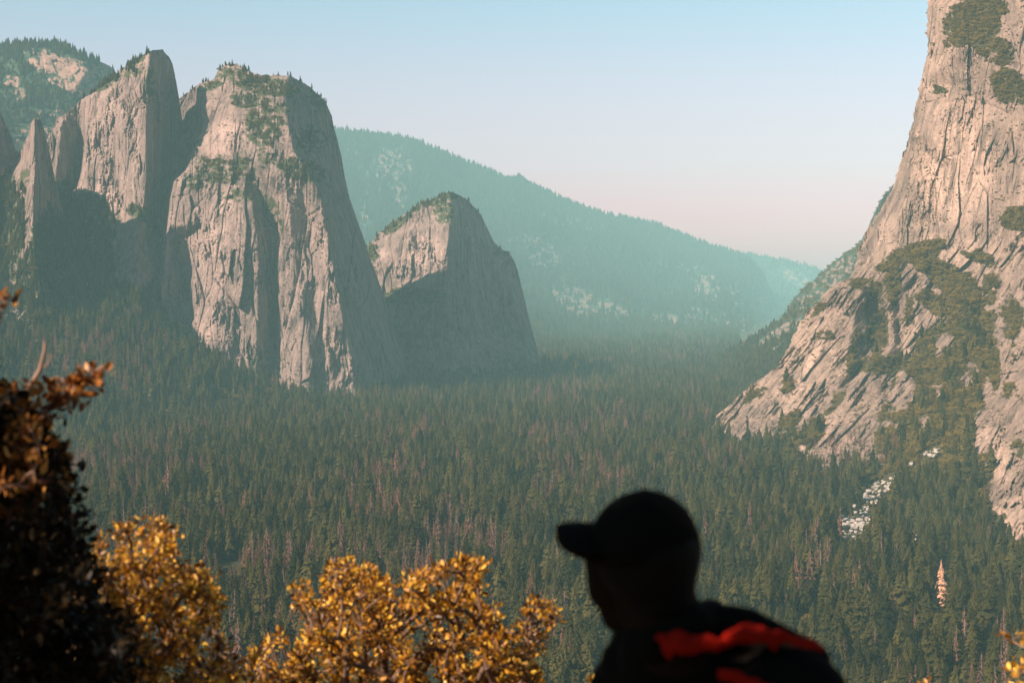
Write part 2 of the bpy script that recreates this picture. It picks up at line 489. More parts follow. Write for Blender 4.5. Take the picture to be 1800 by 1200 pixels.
# --- small cliff right of the dome
top = [(560, 640), (600, 500), (640, 438), (652, 425), (668, 408), (690, 390), (720, 371), (740, 358), (760, 350), (775, 343), (790, 338), (805, 341), (822, 352), (838, 368), (850, 386), (858, 405), (868, 425), (880, 437),
       (893, 442), (903, 456), (911, 478), (916, 502), (926, 542), (936, 582), (946, 622), (956, 652), (966, 700)]
PX, PY = cols_grid(560, 966, 1.0, top, [(560, 740), (966, 725)], 1.8, 43)
ctl = [
    [(560, 640, 4700), (640, 438, 4620), (690, 390, 4560), (740, 358, 4540), (790, 338, 4520), (822, 352, 4600), (858, 405, 4720), (880, 437, 4760), (903, 456, 4720), (916, 502, 4780), (936, 582, 4800), (956, 652, 4700), (966, 700, 4500)],
    [(790, 338, 4520), (794, 370, 4470), (790, 410, 4440), (785, 450, 4425), (783, 490, 4410), (790, 560, 4390), (800, 650, 4330)],
    [(650, 470, 4520), (700, 430, 4500), (750, 400, 4480)],
    [(650, 560, 4500), (700, 560, 4450), (750, 560, 4420)],
    [(650, 660, 4400), (720, 680, 4330), (830, 660, 4340)],
    [(860, 460, 4660), (870, 560, 4620), (880, 640, 4480)], [(905, 520, 4690), (920, 620, 4560)],
]
def veg3(px, py):
    v = blobs(px, py, [(770, 352, 60, 8, -20, .7), (780, 370, 18, 20, 0, .5), (690, 400, 40, 8, -35, .6), (655, 440, 14, 20, 0, .6), (720, 520, 60, 14, 0, .6), (880, 445, 16, 6, 0, .6)])
    return v * (0.75 + 0.6 * fbm(px / 12, py / 12, 3, 17))
massif("small_cliff", PX, PY, raster(ctl, 540, 980, 300, 760), 4450, M["rock_pink"], rock_noise(-0.05, 5, 3.0, 1.4, 30, 110, 25), veg3,
       lambda px, py: blobs(px, py, [(745, 440, 34, 26, 0, .8), (690, 455, 30, 12, 20, .6)]) * (0.6 + 0.5 * fbm(px / 10, py / 20, 3, 5)), back=(400, 500),
       label="smaller peaked cliff right of the domed cliff, its lower face in shadow")

# --- spired cliff at the far left
top = [(-160, 140), (-60, 165), (0, 195), (8, 214), (18, 238), (28, 262), (33, 270), (38, 262), (44, 248), (50, 238), (54, 218), (60, 208), (66, 206), (72, 212), (76, 228), (80, 250), (86, 280), (94, 305),
       (104, 360), (125, 420), (160, 470), (200, 520), (240, 560)]
PX, PY = cols_grid(-160, 240, 1.0, top, [(-160, 700), (240, 700)], 1.6, 53)
ctl = [
    [(-160, 140, 3650), (-60, 165, 3650), (0, 195, 3640), (18, 238, 3640), (33, 270, 3640)],
    [(33, 270, 3640), (44, 248, 3560), (60, 208, 3480), (76, 228, 3540), (86, 280, 3620), (104, 360, 3650), (125, 420, 3600), (160, 470, 3540), (200, 520, 3480), (240, 560, 3440)],
    [(60, 208, 3480), (62, 260, 3440), (60, 320, 3410), (58, 400, 3380), (60, 470, 3340), (70, 540, 3290)],
    [(38, 330, 3470), (36, 380, 3440), (40, 440, 3400)],
    [(0, 330, 3560), (-10, 420, 3500), (10, 440, 3440), (0, 480, 3380)],
    [(-20, 240, 3560), (-30, 330, 3470), (-40, 420, 3400)],
    [(85, 360, 3560), (100, 440, 3540), (120, 500, 3480), (140, 560, 3400)],
    [(0, 540, 3250), (60, 600, 3170), (140, 620, 3230), (200, 590, 3330)],
    [(-160, 500, 3200), (-80, 640, 3000), (60, 680, 3020), (200, 680, 3100)],
]
def veg0(px, py):
    v = blobs(px, py, [(10, 400, 34, 90, 0, .8), (110, 470, 46, 90, -15, .95), (160, 540, 60, 60, 0, 1), (-60, 520, 80, 90, 0, .8), (60, 500, 40, 60, 0, .7), (30, 520, 60, 30, 0, .5), (100, 600, 120, 50, 0, .8), (20, 620, 70, 50, 0, .7), (40, 330, 10, 40, 10, .4), (190, 600, 70, 60, 0, .9)])
    return v * (0.75 + 0.7 * fbm(px / 12, py / 12, 3, 27))
massif("spired_cliff", PX, PY, raster(ctl, -180, 260, 100, 720), 3450, M["rock_pink"], rock_noise(0.03, 7, 4, 1.8, 20, 90, 35), veg0, None, back=(260, 500),
       label="dark broken cliff with one thin rock spire at the far left")

# --- wooded mountain behind, top left
top = [(-200, 110), (-60, 95), (0, 84), (30, 80), (60, 77), (100, 80), (125, 89), (150, 100), (170, 106), (186, 113), (198, 120), (206, 130), (230, 160), (300, 230), (420, 320)]
PX, PY = cols_grid(-200, 420, 2.0, top, [(-200, 420), (420, 460)], 1.5, 63)
ctl = [[(-200, 110, 6300), (0, 84, 6200), (60, 77, 6100), (150, 100, 6000), (206, 130, 6200), (300, 230, 6300), (420, 320, 6300)],
       [(60, 100, 5950), (90, 140, 5850), (120, 180, 5750), (100, 240, 5600)], [(150, 130, 5860), (160, 180, 5850), (170, 240, 5700)],
       [(-200, 250, 5600), (0, 200, 5600), (40, 250, 5500)], [(-200, 420, 5000), (100, 400, 5000), (420, 460, 5200)], [(20, 130, 5900), (-60, 150, 5900)]]
def vegm(px, py):
    r = 1.12 * blobs(px, py, [(110, 120, 66, 24, 22, 1), (130, 150, 50, 16, 20, .9), (180, 135, 26, 24, 40, 1), (20, 145, 16, 12, 0, .8), (35, 165, 10, 14, 0, .7), (95, 260, 22, 40, 0, .9), (60, 240, 40, 20, 0, .7),
                       (100, 200, 60, 10, 10, .5), (150, 200, 40, 14, -20, .45)])
    return np.clip(1.0 - .85 * r + 0.5 * fbm(px / 12, py / 8, 4, 87) * (.4 + r), 0, 1)
massif("wooded_mountain", PX, PY, raster(ctl, -220, 440, 40, 480), 5800, M["rock_far"], rock_noise(-0.3, 9, 4, 1.5, 30, 40, 45), vegm, lambda px, py: .3 * (1 - vegm(px, py)), back=(700, 500),
       label="rounded wooded mountain with pale bare slabs, behind the pointed cliff", cat="mountain")

# --- long hazy ridge across the middle
top = [(430, 215), (560, 224), (600, 229), (625, 233), (660, 237), (700, 241), (740, 252), (780, 268), (820, 286), (860, 301), (895, 315), (912, 312), (940, 328), (1000, 355), (1060, 376), (1100, 383), (1150, 394), (1200, 413),
       (1250, 433), (1290, 443), (1315, 452), (1335, 475), (1352, 505), (1368, 545), (1400, 590), (1440, 640)]
PX, PY = cols_grid(430, 1440, 2.0, top, [(430, 660), (1440, 665)], 1.5, 73)
ctl = [[(430, 215, 8800), (600, 229, 8700), (740, 252, 8600), (895, 315, 8700), (1060, 376, 8900), (1200, 413, 9100), (1315, 452, 9200), (1352, 505, 9100), (1368, 545, 8800), (1440, 640, 7000)],
       [(430, 660, 5200), (700, 655, 5200), (950, 650, 5400), (1150, 645, 5700), (1300, 640, 6000), (1440, 665, 5900)],
       [(660, 300, 8200), (700, 420, 7600)], [(640, 330, 8200), (630, 420, 7700)], [(760, 330, 8200), (800, 420, 7600), (850, 500, 7000)],
       [(940, 400, 8000), (960, 480, 7400), (1000, 540, 6900)], [(1100, 430, 8300), (1080, 500, 7500), (1100, 560, 6800)],
       [(1240, 470, 8500), (1290, 530, 7500), (1310, 580, 6800)], [(1200, 500, 8000), (1180, 560, 7000)]]
def vegr(px, py):
    r = blobs(px, py, [(690, 290, 34, 30, 30, .9), (700, 330, 14, 40, -10, .95), (680, 315, 30, 14, 20, .8), (640, 400, 10, 40, 0, .6), (1015, 530, 44, 22, 25, 1), (1080, 545, 50, 14, 15, .8), (940, 430, 44, 14, 10, .8), (960, 455, 30, 20, 0, .7),
                       (1170, 560, 40, 8, 10, 1.1), (1240, 505, 28, 22, 20, .85), (1300, 530, 12, 34, -25, .7), (1300, 580, 10, 34, 0, .8), (1190, 470, 60, 8, 8, .55), (985, 365, 30, 8, 15, .5), (1340, 530, 8, 34, -38, .9),
                       (1000, 390, 60, 12, 15, .5), (1100, 600, 60, 8, 0, .5), (1250, 560, 60, 16, 10, .6)])
    return np.clip(1.0 - .72 * r + 0.8 * fbm(px / 14, py / 7, 4, 97) * (.35 + r), 0.1, 1)
ctl = [[(x, y, 5200 + (d - 5200) * 2.5 if d > 5200 else d) for x, y, d in pl] for pl in ctl]
massif("hazy_ridge", PX, PY, raster(ctl, 410, 1460, 180, 690, 2.0), 8500, M["rock_far"], rock_noise(-0.2, 8, 5, 1.5, 60, 60, 55), vegr, None, back=(900, 700),
       label="long hazy blue-green forested ridge sloping down to the right", cat="ridge")

# --- farther ridge end
top = [(1180, 440), (1300, 446), (1345, 450), (1380, 458), (1412, 465), (1440, 473), (1470, 492), (1520, 530)]
PX, PY = cols_grid(1180, 1520, 2.0, top, [(1180, 650), (1520, 650)], 1.2, 83)
ctl = [[(1180, 440, 11000), (1345, 450, 11000), (1440, 473, 10800), (1520, 530, 10500)], [(1180, 650, 8500), (1520, 650, 8200)], [(1400, 520, 9900), (1370, 560, 9300)]]
def vegq(px, py):
    r = blobs(px, py, [(1400, 490, 34, 12, 25, 1.0), (1430, 500, 20, 10, 0, .8), (1380, 480, 20, 6, 20, .6)])
    return np.clip(1 - .65 * r + 0.7 * fbm(px / 9, py / 6, 3, 98) * (.3 + r), 0.1, 1)
ctl = [[(x, y, d * 1.55) for x, y, d in pl] for pl in ctl]
massif("distant_ridge", PX, PY, raster(ctl, 1160, 1540, 400, 680, 2.0), 10000, M["rock_far"], rock_noise(-0.2, 5, 3, 1, 40, 40, 65), vegq, None, back=(900, 700),
       label="short faded ridge end behind the long hazy ridge", cat="ridge")

# --- slope beyond the big right cliff
top = [(1150, 668), (1200, 660), (1250, 640), (1300, 608), (1345, 580), (1380, 555), (1392, 530), (1408, 510), (1432, 492), (1455, 470), (1478, 450), (1500, 436), (1515, 420), (1530, 392), (1548, 352), (1570, 325), (1620, 280), (1700, 250)]
PX, PY = cols_grid(1150, 1700, 1.5, top, [(1150, 690), (1700, 790)], 1.8, 93)
ctl = [[(1150, 668, 4600), (1250, 640, 4900), (1345, 580, 5100), (1392, 530, 5200), (1478, 450, 5300), (1548, 352, 5300), (1700, 250, 5300)],
       [(1150, 690, 3900), (1250, 720, 3500), (1400, 740, 3300), (1700, 790, 3000)], [(1480, 500, 4700), (1420, 560, 4400), (1330, 640, 4100)], [(1440, 530, 4650), (1400, 600, 4250)]]
def vegs(px, py):
    r = blobs(px, py, [(1480, 480, 40, 22, -45, .75), (1440, 505, 26, 14, -40, .6), (1410, 530, 14, 18, 0, .6), (1370, 585, 44, 9, -32, 1.1), (1400, 570, 24, 8, -35, 1), (1360, 615, 18, 4, -25, 1), (1540, 400, 30, 30, -50, .8)])
    return np.clip(1.05 - .8 * r + 0.8 * fbm(px / 7, py / 7, 3, 99) * (.4 + r), 0.05, 1)
massif("far_valley_slope", PX, PY, raster(ctl, 1130, 1720, 230, 800, 1.5), 4800, M["rock_far"], rock_noise(0.5, 6, 3, 1.2, 30, 40, 75), vegs, None, back=(800, 700),
       label="green and grey hillside dropping to the valley behind the big right cliff", cat="hillside")

# --- the big sunlit cliff on the right
left = [(-160, 1634), (0, 1632), (60, 1630), (105, 1629), (118, 1624), (150, 1618), (190, 1609), (215, 1604), (240, 1599), (265, 1590), (285, 1582), (305, 1578), (325, 1572), (350, 1558), (375, 1544), (395, 1530),
        (415, 1520), (435, 1511), (455, 1505), (475, 1500), (488, 1492), (497, 1472), (510, 1455), (528, 1441), (545, 1420), (560, 1410), (580, 1400), (610, 1385), (640, 1369), (655, 1350), (672, 1325),
        (695, 1300), (712, 1280), (730, 1263), (750, 1251), (772, 1245), (800, 1242), (850, 1246), (960, 1270), (1060, 1300)]
st = 1.2
ys = np.arange(-160, 1050, st)
lx = np.interp(ys, [p[0] for p in left], [p[1] for p in left]) + 3.0 * fbm(ys / 16, ys * 0, 4, 5) + 3.0 * facets(ys / 12, ys * 0 + .5, 8)[0]
nc = int(620 / st)
# even sampling: pixels start at the edge and run right past the frame
t = np.linspace(0, 1, nc)[None, :]
W_ = (1960 - lx)[:, None]
PX = lx[:, None] + W_ * t
PY = np.repeat(ys[:, None], nc, 1)
ctl = [
    [(1634, -160, 2820), (1632, 0, 2770), (1629, 105, 2740), (1618, 150, 2700), (1599, 240, 2690), (1572, 325, 2700), (1530, 395, 2710), (1505, 455, 2700), (1492, 488, 2670), (1441, 528, 2650), (1400, 580, 2640), (1350, 655, 2620),
     (1263, 730, 2620), (1245, 772, 2610), (1242, 800, 2600), (1246, 850, 2500), (1270, 960, 2300)],
    [(1720, -160, 2650), (1725, 0, 2600), (1690, 30, 2600), (1690, 78, 2540), (1740, 85, 2490), (1800, 40, 2480)],
    [(1960, -160, 2400), (1960, 0, 2380), (1960, 150, 2280), (1960, 330, 2200), (1960, 480, 2120), (1960, 600, 1950), (1960, 850, 1600), (1960, 1050, 1320)],
    [(1650, 120, 2620), (1700, 150, 2540), (1800, 150, 2410)],
    [(1640, 240, 2570), (1660, 300, 2545), (1650, 380, 2530), (1620, 425, 2520)],
    [(1720, 240, 2480), (1725, 330, 2450), (1715, 400, 2440), (1700, 470, 2410)],
    [(1800, 240, 2380), (1800, 330, 2340), (1800, 400, 2310), (1790, 480, 2270)],
    [(1600, 330, 2600), (1570, 400, 2610), (1545, 460, 2600), (1500, 492, 2610)],
    [(1585, 330, 2650), (1550, 400, 2660), (1525, 460, 2650)],
    # lower buttress ribs
    [(1500, 500, 2590), (1470, 560, 2560), (1440, 620, 2535), (1405, 680, 2510), (1370, 735, 2480), (1340, 752, 2475), (1270, 772, 2560), (1250, 785, 2590)],
    [(1470, 505, 2620), (1440, 560, 2600), (1410, 620, 2580), (1380, 670, 2550), (1310, 720, 2560)],
    [(1512, 510, 2560), (1500, 570, 2530), (1490, 620, 2500), (1470, 660, 2480), (1440, 700, 2450), (1400, 745, 2420), (1385, 760, 2420)],
    # dark gully
    [(1535, 495, 2590), (1545, 560, 2590), (1535, 620, 2530), (1500, 665, 2490)],
    [(1560, 480, 2540), (1565, 540, 2520), (1572, 600, 2480), (1578, 650, 2430)],
    [(1575, 500, 2540), (1580, 570, 2520), (1584, 640, 2460)],
    [(1590, 500, 2500), (1592, 570, 2470), (1600, 640, 2410), (1620, 660, 2370)],
    [(1625, 480, 2470), (1625, 560, 2430)],
    [(1640, 490, 2480), (1645, 560, 2400)],
    # slab two
    [(1560, 618, 2430), (1525, 650, 2400), (1480, 700, 2350), (1430, 755, 2290), (1395, 795, 2240), (1345, 836, 2200), (1344, 850, 2180)],
    [(1500, 640, 2470), (1470, 690, 2440), (1420, 740, 2400), (1380, 790, 2350), (1340, 820, 2320), (1300, 800, 2450)],
    [(1590, 660, 2340), (1560, 720, 2270), (1540, 790, 2180), (1480, 805, 2180), (1420, 815, 2185)],
    # brushy slope
    [(1700, 560, 2290), (1680, 640, 2200), (1640, 720, 2120), (1590, 800, 2030), (1540, 880, 1900), (1500, 940, 1800), (1450, 1010, 1480)],
    [(1740, 560, 2260), (1735, 650, 2130), (1700, 740, 2030), (1650, 830, 1920), (1640, 900, 1790), (1640, 1000, 1500)],
    # right rock
    [(1750, 590, 2160), (1752, 640, 2080), (1758, 690, 2000), (1740, 725, 1975), (1705, 785, 1910), (1675, 828, 1860), (1700, 850, 1820), (1738, 862, 1770), (1742, 900, 1720), (1740, 940, 1660), (1762, 956, 1630)],
    [(1800, 590, 2080), (1800, 690, 1920), (1800, 780, 1830), (1800, 860, 1700), (1800, 950, 1580)],
    [(1420, 850, 2060), (1380, 900, 1850), (1350, 960, 1600)], [(1480, 850, 2020), (1450, 900, 1850)],
    [(1700, 950, 1600), (1760, 1000, 1470), (1860, 1040, 1360)], [(1270, 960, 2300), (1300, 1050, 1340), (1500, 1050, 1300), (1900, 1060, 1290)],
]
nA = rock_noise(0.10, 10, 4.5, 2.2, 40, 150, 111, 1.0)
nB = rock_noise(0.75, 13, 7.5, 2.8, 26, 110, 131, 1.2)
nC = rock_noise(0.45, 12, 6, 2.6, 34, 80, 151, 1.2)
def nE(px, py):
    w = smooth(430, 520, py + 0.25 * (px - 1560))
    wr = smooth(1690, 1770, px) * smooth(430, 560, py)
    n = nA(px, py) * (1 - w) + nB(px, py) * w
    n = n * (1 - wr) + nC(px, py) * wr
    vg = vegE(px, py)
    return n * (1 - 0.55 * np.clip(vg, 0, 1)) + vg * 8 * fbm(px / 30, py / 24, 3, 9)
VE = [(1712, 40, 46, 38, -20, 1.1), (1745, 85, 30, 22, 30, .7), (1770, 150, 26, 26, 0, 1), (1790, 165, 26, 16, 0, 1), (1680, 75, 20, 10, 0, .7), (1740, 15, 30, 20, 0, .8),
      (1760, 100, 20, 14, 0, .7), (1790, 385, 28, 18, 0, 1.1), (1610, 445, 52, 14, -18, 1.1), (1640, 470, 44, 16, 28, 1.1), (1680, 500, 44, 24, 30, 1.1), (1570, 462, 28, 9, -28, .9), (1700, 520, 30, 20, 30, 1),
      (1640, 530, 30, 14, 20, .95), (1670, 545, 30, 12, 0, .9), (1610, 635, 30, 8, 10, .8), (1650, 600, 60, 24, -35, 1.0), (1700, 585, 50, 26, -30, 1.1), (1650, 640, 60, 34, -20, 1.25),
      (1700, 630, 46, 44, -30, 1.3), (1690, 690, 46, 44, -45, 1.3), (1650, 730, 56, 40, -40, 1.3), (1600, 700, 34, 50, 20, .9), (1610, 780, 60, 44, -30, 1.3), (1560, 760, 20, 60, 10, .7), (1680, 770, 34, 34, -45, 1.1),
      (1640, 850, 90, 60, -15, 1.35), (1540, 860, 90, 40, 0, 1.3), (1460, 880, 80, 40, 0, 1.3), (1400, 850, 60, 24, 0, 1.2), (1660, 920, 90, 50, 0, 1.35), (1580, 940, 160, 60, 0, 1.4), (1720, 985, 120, 34, 0, 1.4),
      (1430, 970, 160, 50, 0, 1.4), (1540, 560, 18, 60, -5, .8), (1560, 640, 40, 18, 0, .7), (1520, 500, 30, 9, 10, .8), (1570, 500, 14, 30, 0, .8), (1700, 560, 30, 30, 0, .9), (1390, 740, 24, 10, -30, .9),
      (1430, 760, 14, 30, 20, .9), (1380, 780, 50, 16, -20, 1.1), (1320, 800, 70, 22, 0, 1.3), (1310, 860, 90, 50, 0, 1.4), (1385, 680, 9, 14, 30, .8), (1330, 695, 22, 8, -30, .6), (1600, 560, 8, 50, 0, .45),
      (1740, 640, 16, 50, 0, .9), (1780, 560, 20, 40, 0, .5), (1775, 690, 14, 12, 0, .6), (1720, 450, 30, 10, 20, .6), (1650, 160, 14, 8, 0, .5), (1720, 880, 20, 30, 0, 1), (1450, 590, 14, 8, 0, .6), (1500, 620, 8, 40, 10, .5),
      (1790, 790, 10, 16, 0, .8), (1440, 545, 20, 5, -35, .7), (1740, 500, 14, 30, 0, .5), (1400, 640, 10, 6, 0, .6), (1470, 705, 8, 26, 40, .5)]
def vegE(px, py):
    v = blobs(px, py, VE) - 1.3 * blobs(px, py, [(1588, 690, 18, 30, 20, .8), (1662, 606, 14, 26, 25, .8), (1706, 655, 14, 30, 20, .9), (1622, 742, 20, 10, -30, .8), (1600, 600, 12, 30, 10, .7), (1735, 690, 10, 26, 0, .8), (1655, 690, 9, 16, 20, .7)])
    v = np.clip(v, 0, 2)
    return np.clip(v * (0.95 + 0.5 * fbm(px / 16, py / 12, 3, 57)) + (v > .02) * (v < 1.15) * .55 * fbm(px / 24, py / 18, 4, 58), 0, 2)
def tintE(px, py):
    return blobs(px, py, [(1680, 300, 60, 90, 0, .8), (1640, 120, 30, 60, 0, .4), (1420, 650, 8, 60, 25, .8), (1700, 200, 60, 30, 0, .5), (1660, 440, 60, 30, 0, .4), (1750, 800, 30, 50, -30, .9), (1780, 920, 40, 40, 0, .9),
                          (1400, 700, 30, 40, 30, .4), (1430, 770, 60, 16, -45, .5), (1560, 420, 20, 50, 15, .5), (1600, 580, 14, 40, 0, .5)]) * (0.7 + 0.5 * fbm(px / 12, py / 40, 3, 5))
massif("sunlit_cliff", PX, PY, raster(ctl, 1230, 1970, -170, 1060), 2300, M["rock_warm"], nE, vegE, tintE, edge="left", back=(700, 500),
       label="huge warm sunlit granite wall with brushy ledges filling the right side")

# ================================================================== valley ground
FLOOR = -260.0
tp = []
def w3(px, py, d):
    p = P(px, py, d); return (float(p[0]) / 10, float(p[1]) / 10, float(p[2]))
base = [(-260, 560, 3000), (0, 600, 3100), (130, 585, 3260), (200, 555, 3420), (280, 565, 3500), (330, 605, 3490), (420, 668, 3470), (500, 697, 3470), (575, 722, 3360)]
tp.append([w3(*b) for b in base])
tp.append([w3(b[0], b[1], b[2] + 0)[:1] + ((b[2] + 500) / 10, w3(*b)[2] - 5) for b in base])
def fl(px, d): return ((px - 900) / F * d / 10, d / 10, FLOOR)
tp.append([fl(-300, 2100), fl(0, 2500), fl(200, 2850), fl(420, 3230), fl(560, 3370), fl(640, 3600), fl(720, 3850)])
tp.append([fl(-300, 2100), fl(-600, 900)]); tp.append([fl(720, 3850), fl(830, 4500), fl(1000, 4400), fl(1500, 4400), fl(2400, 2500)])
tp.append([(-400, 90, -60), (-400, 300, -60)]); tp.append([fl(900, 700), fl(1600, 900), fl(900, 2000), fl(1300, 2500)])
tp.append([fl(900, 12000), fl(0, 12000), fl(1800, 12000)])
w_base = raster([[(a, b, c) for a, b, c in pl] for pl in tp], -420, 420, 20, 1250, 1.0, 2)
def ground_z(x, y):
    z = w_base(x / 10, y / 10)
    return z + 5 * fbm(x / 180, y / 180, 3, 4) + 1.5 * fbm(x / 25, y / 25, 2, 6)
xs = np.arange(-4200, 4200, 14.0); ysg = np.arange(260, 12500, 20.0)
X, Y = np.meshgrid(xs, ysg)
Z = ground_z(X, Y)
I = np.arange(X.size).reshape(X.shape)
fc = np.stack([I[:-1, :-1], I[:-1, 1:], I[1:, 1:], I[1:, :-1]], -1).reshape(-1, 4)
k = N("valley_soil")
pos = k.n("ShaderNodeNewGeometry").outputs["Position"]
k.bsdf(k.ramp(k.noise(pos, 0.02, 5), [(0.35, (0.04, 0.045, 0.02)), (0.55, (0.075, 0.065, 0.035)), (0.75, (0.16, 0.13, 0.09))]), 0.95, 0.1, k.noise(pos, 0.1, 4), 0.6, 3)
M["soil"] = k.m
vg = mesh_obj("valley_ground", np.stack([X, Y, Z], -1).reshape(-1, 3), fc, [M["soil"]], smooth_shade=True)
tag(vg, "flat valley floor and talus under the forest", "ground", kind="structure")

# lookout slope under and behind the viewer
def look_z(x, y):
    z = np.where(y > 4.0, -2.12 - (y - 4.0) * 0.62, -2.12 + np.maximum(0, -(y - 1.0)) * 0.45)
    z = np.maximum(z, -264 + 0 * y)
    return z + 0.05 * fbm(x / 1.5, y / 1.5, 3, 8) + np.clip(np.abs(y) / 30, 0, 1) * 2.0 * (fbm(x / 30, y / 30, 3, 12) - .3)
a = np.sinh(np.linspace(-6.5, 6.5, 200)) / np.sinh(6.5) * 700
b = 2 + np.sinh(np.linspace(-5.6, 6.3, 240)) / np.sinh(6.3) * 800
X, Y = np.meshgrid(a, b); Z = look_z(X, Y)
I = np.arange(X.size).reshape(X.shape)
fc = np.stack([I[:-1, :-1], I[:-1, 1:], I[1:, 1:], I[1:, :-1]], -1).reshape(-1, 4)
k = N("lookout_soil")
pos = k.n("ShaderNodeNewGeometry").outputs["Position"]
k.bsdf(k.ramp(k.noise(pos, 1.5, 6), [(0.35, (0.06, 0.05, 0.035)), (0.65, (0.16, 0.12, 0.085))]), 0.95, 0.1, k.noise(pos, 6, 5), 0.5, 0.1)
lg = mesh_obj("lookout_ground", np.stack([X, Y, Z], -1).reshape(-1, 3), fc, [k.m], smooth_shade=True)
tag(lg, "bare slope of the lookout under the hiker", "ground", kind="structure")
print("ground", round(time.time() - T0, 1))

# ================================================================== tree kinds
def conifer_mesh(name, seed, H=1.0, W=0.26, levels=26, dead=0.0):
    """unit-height crown of many drooping fronds; irregular outline"""
    r = np.random.default_rng(seed)
    V, Fc = [], []
    start = 0.10 if dead == 0 else 0.25
    lopx = r.uniform(0, 6.28)
    for i in range(levels):
        t = i / (levels - 1)
        z = start + (1 - start) * t ** 0.93
        prof = (1 - t) ** 0.75 * (0.72 + 0.28 * min(1, t / 0.16))
        rad = W * prof * r.uniform(0.72, 1.18) + 0.006
        n = max(4, int(9 * (0.4 + prof)))
        if dead: n = max(3, int(n * 0.65))
        for j in range(n):
            if dead and r.random() < dead: continue
            if r.random() < 0.06: continue
            a = 2 * math.pi * (j + r.uniform(-.4, .4)) / n + i * 2.4
            rr = rad * r.uniform(0.65, 1.2) * (1 + 0.13 * math.cos(a - lopx))
            droop = rr * r.uniform(0.15, 0.55)
            ca, sa = math.cos(a), math.sin(a)
            wd = rr * r.uniform(0.28, 0.45)
            if dead: wd *= 0.5
            b0 = len(V)
            tilt = r.uniform(-.25, .25) * wd
            V += [(0.0, 0.0, z + 0.012), (ca * rr * .55 - sa * wd, sa * rr * .55 + ca * wd, z - droop * .45 + tilt),
                  (ca * rr, sa * rr, z - droop), (ca * rr * .55 + sa * wd, sa * rr * .55 - ca * wd, z - droop * .45 - tilt),
                  (ca * rr * .55, sa * rr * .55, z + 0.02 - droop * .2)]
            Fc += [(b0, b0 + 1, b0 + 4), (b0 + 1, b0 + 2, b0 + 4), (b0 + 4, b0 + 2, b0 + 3), (b0, b0 + 4, b0 + 3)]
            # hanging sub-frond
            b0 = len(V)
            V += [(ca * rr * .4, sa * rr * .4, z), (ca * rr * .9, sa * rr * .9, z - droop * .8), (ca * rr * .6, sa * rr * .6, z - droop - wd * 1.0)]
            Fc.append((b0, b0 + 1, b0 + 2))
    return np.array(V), np.array(Fc)


def tube(V, Fc, p0, p1, r0, r1, n=5):
    p0 = np.array(p0, float); p1 = np.array(p1, float); d = p1 - p0
    L = np.linalg.norm(d) + 1e-9; d /= L
    u = np.cross(d, (0, 0, 1.0) if abs(d[2]) < .9 else (1.0, 0, 0)); u /= np.linalg.norm(u); v = np.cross(d, u)
    b = len(V)
    for p, r in ((p0, r0), (p1, r1)):
        for i in range(n):
            a = 2 * math.pi * i / n
            V.append(tuple(p + r * (math.cos(a) * u + math.sin(a) * v)))
    for i in range(n):
        j = (i + 1) % n
        Fc.append((b + i, b + j, b + n + j, b + n + i))


def conifer_trunk(seed, dead=False):
    r = np.random.default_rng(seed); V, Fc = [], []
    tube(V, Fc, (0, 0, -0.05), (0, 0, 0.5), 0.016, 0.011, 6); tube(V, Fc, (0, 0, 0.5), (0.003, 0, 0.985), 0.011, 0.002, 6)
    for i in range(34 if dead else 10):
        z = r.uniform(0.12, 0.95) if dead else r.uniform(0.06, .4); a = r.uniform(0, 6.28); L = (1 - z) * r.uniform(.08, .2) + .015
        tube(V, Fc, (0, 0, z), (math.cos(a) * L, math.sin(a) * L, z - L * r.uniform(-.1, .5)), 0.003, 0.0012, 3)
    return V, Fc


def clump_mesh(seed, n=520, blobs_n=9, flat=0.75, leaf=0.075):
    """broadleaf / brush crown of unit width: leaf facets spread through several lobes"""
    r = np.random.default_rng(seed)
    cs = np.stack([r.uniform(-.3, .3, blobs_n), r.uniform(-.3, .3, blobs_n), r.uniform(.18, .62, blobs_n) * flat], 1)
    rs = r.uniform(.14, .27, blobs_n)
    V, Fc = [], []
    for i in range(n):
        k_ = r.integers(blobs_n)
        d = r.normal(size=3); d /= np.linalg.norm(d)
        if d[2] < -.5: d[2] = abs(d[2])
        p = cs[k_] + d * rs[k_] * r.uniform(.65, 1.08) * np.array([1, 1, .8])
        u = np.cross(d, r.normal(size=3)); u /= np.linalg.norm(u); v = np.cross(d, u) + d * r.uniform(-.5, .5)
        s = leaf * r.uniform(.5, 1.2)
        b = len(V)
        V += [tuple(p - u * s * .5), tuple(p + v * s * .6), tuple(p + u * s * .5), tuple(p - v * s * .5)]
        Fc.append((b, b + 1, b + 2, b + 3))
    return np.array(V), np.array(Fc)


def make_kind(name, cat, crown, trunk, crown_mat, trunk_mat, nvar, label, group):
    kinds = []
    for i in range(nvar):
        cv, cf = crown(i); tv, tf = trunk(i)
        root = bpy.data.objects.new(name, None); root.empty_display_size = 0.1; C.objects.link(root)
        tag(root, label, cat, group)
        c = mesh_obj("crown", cv, cf, [crown_mat], root)
        t_ = mesh_obj("trunk", np.array(tv), np.array(tf), [trunk_mat], root)
        kinds.append((root, c, t_))
    return kinds


def oak_trunk(seed):
    r = np.random.default_rng(seed); V, Fc = [], []
    tube(V, Fc, (0, 0, -.1), (0, 0, .25), .03, .02, 6)
    for i in range(5):
        a = r.uniform(0, 6.28); tube(V, Fc, (0, 0, .2), (math.cos(a) * .25, math.sin(a) * .25, r.uniform(.35, .55)), .015, .005, 4)
    return V, Fc


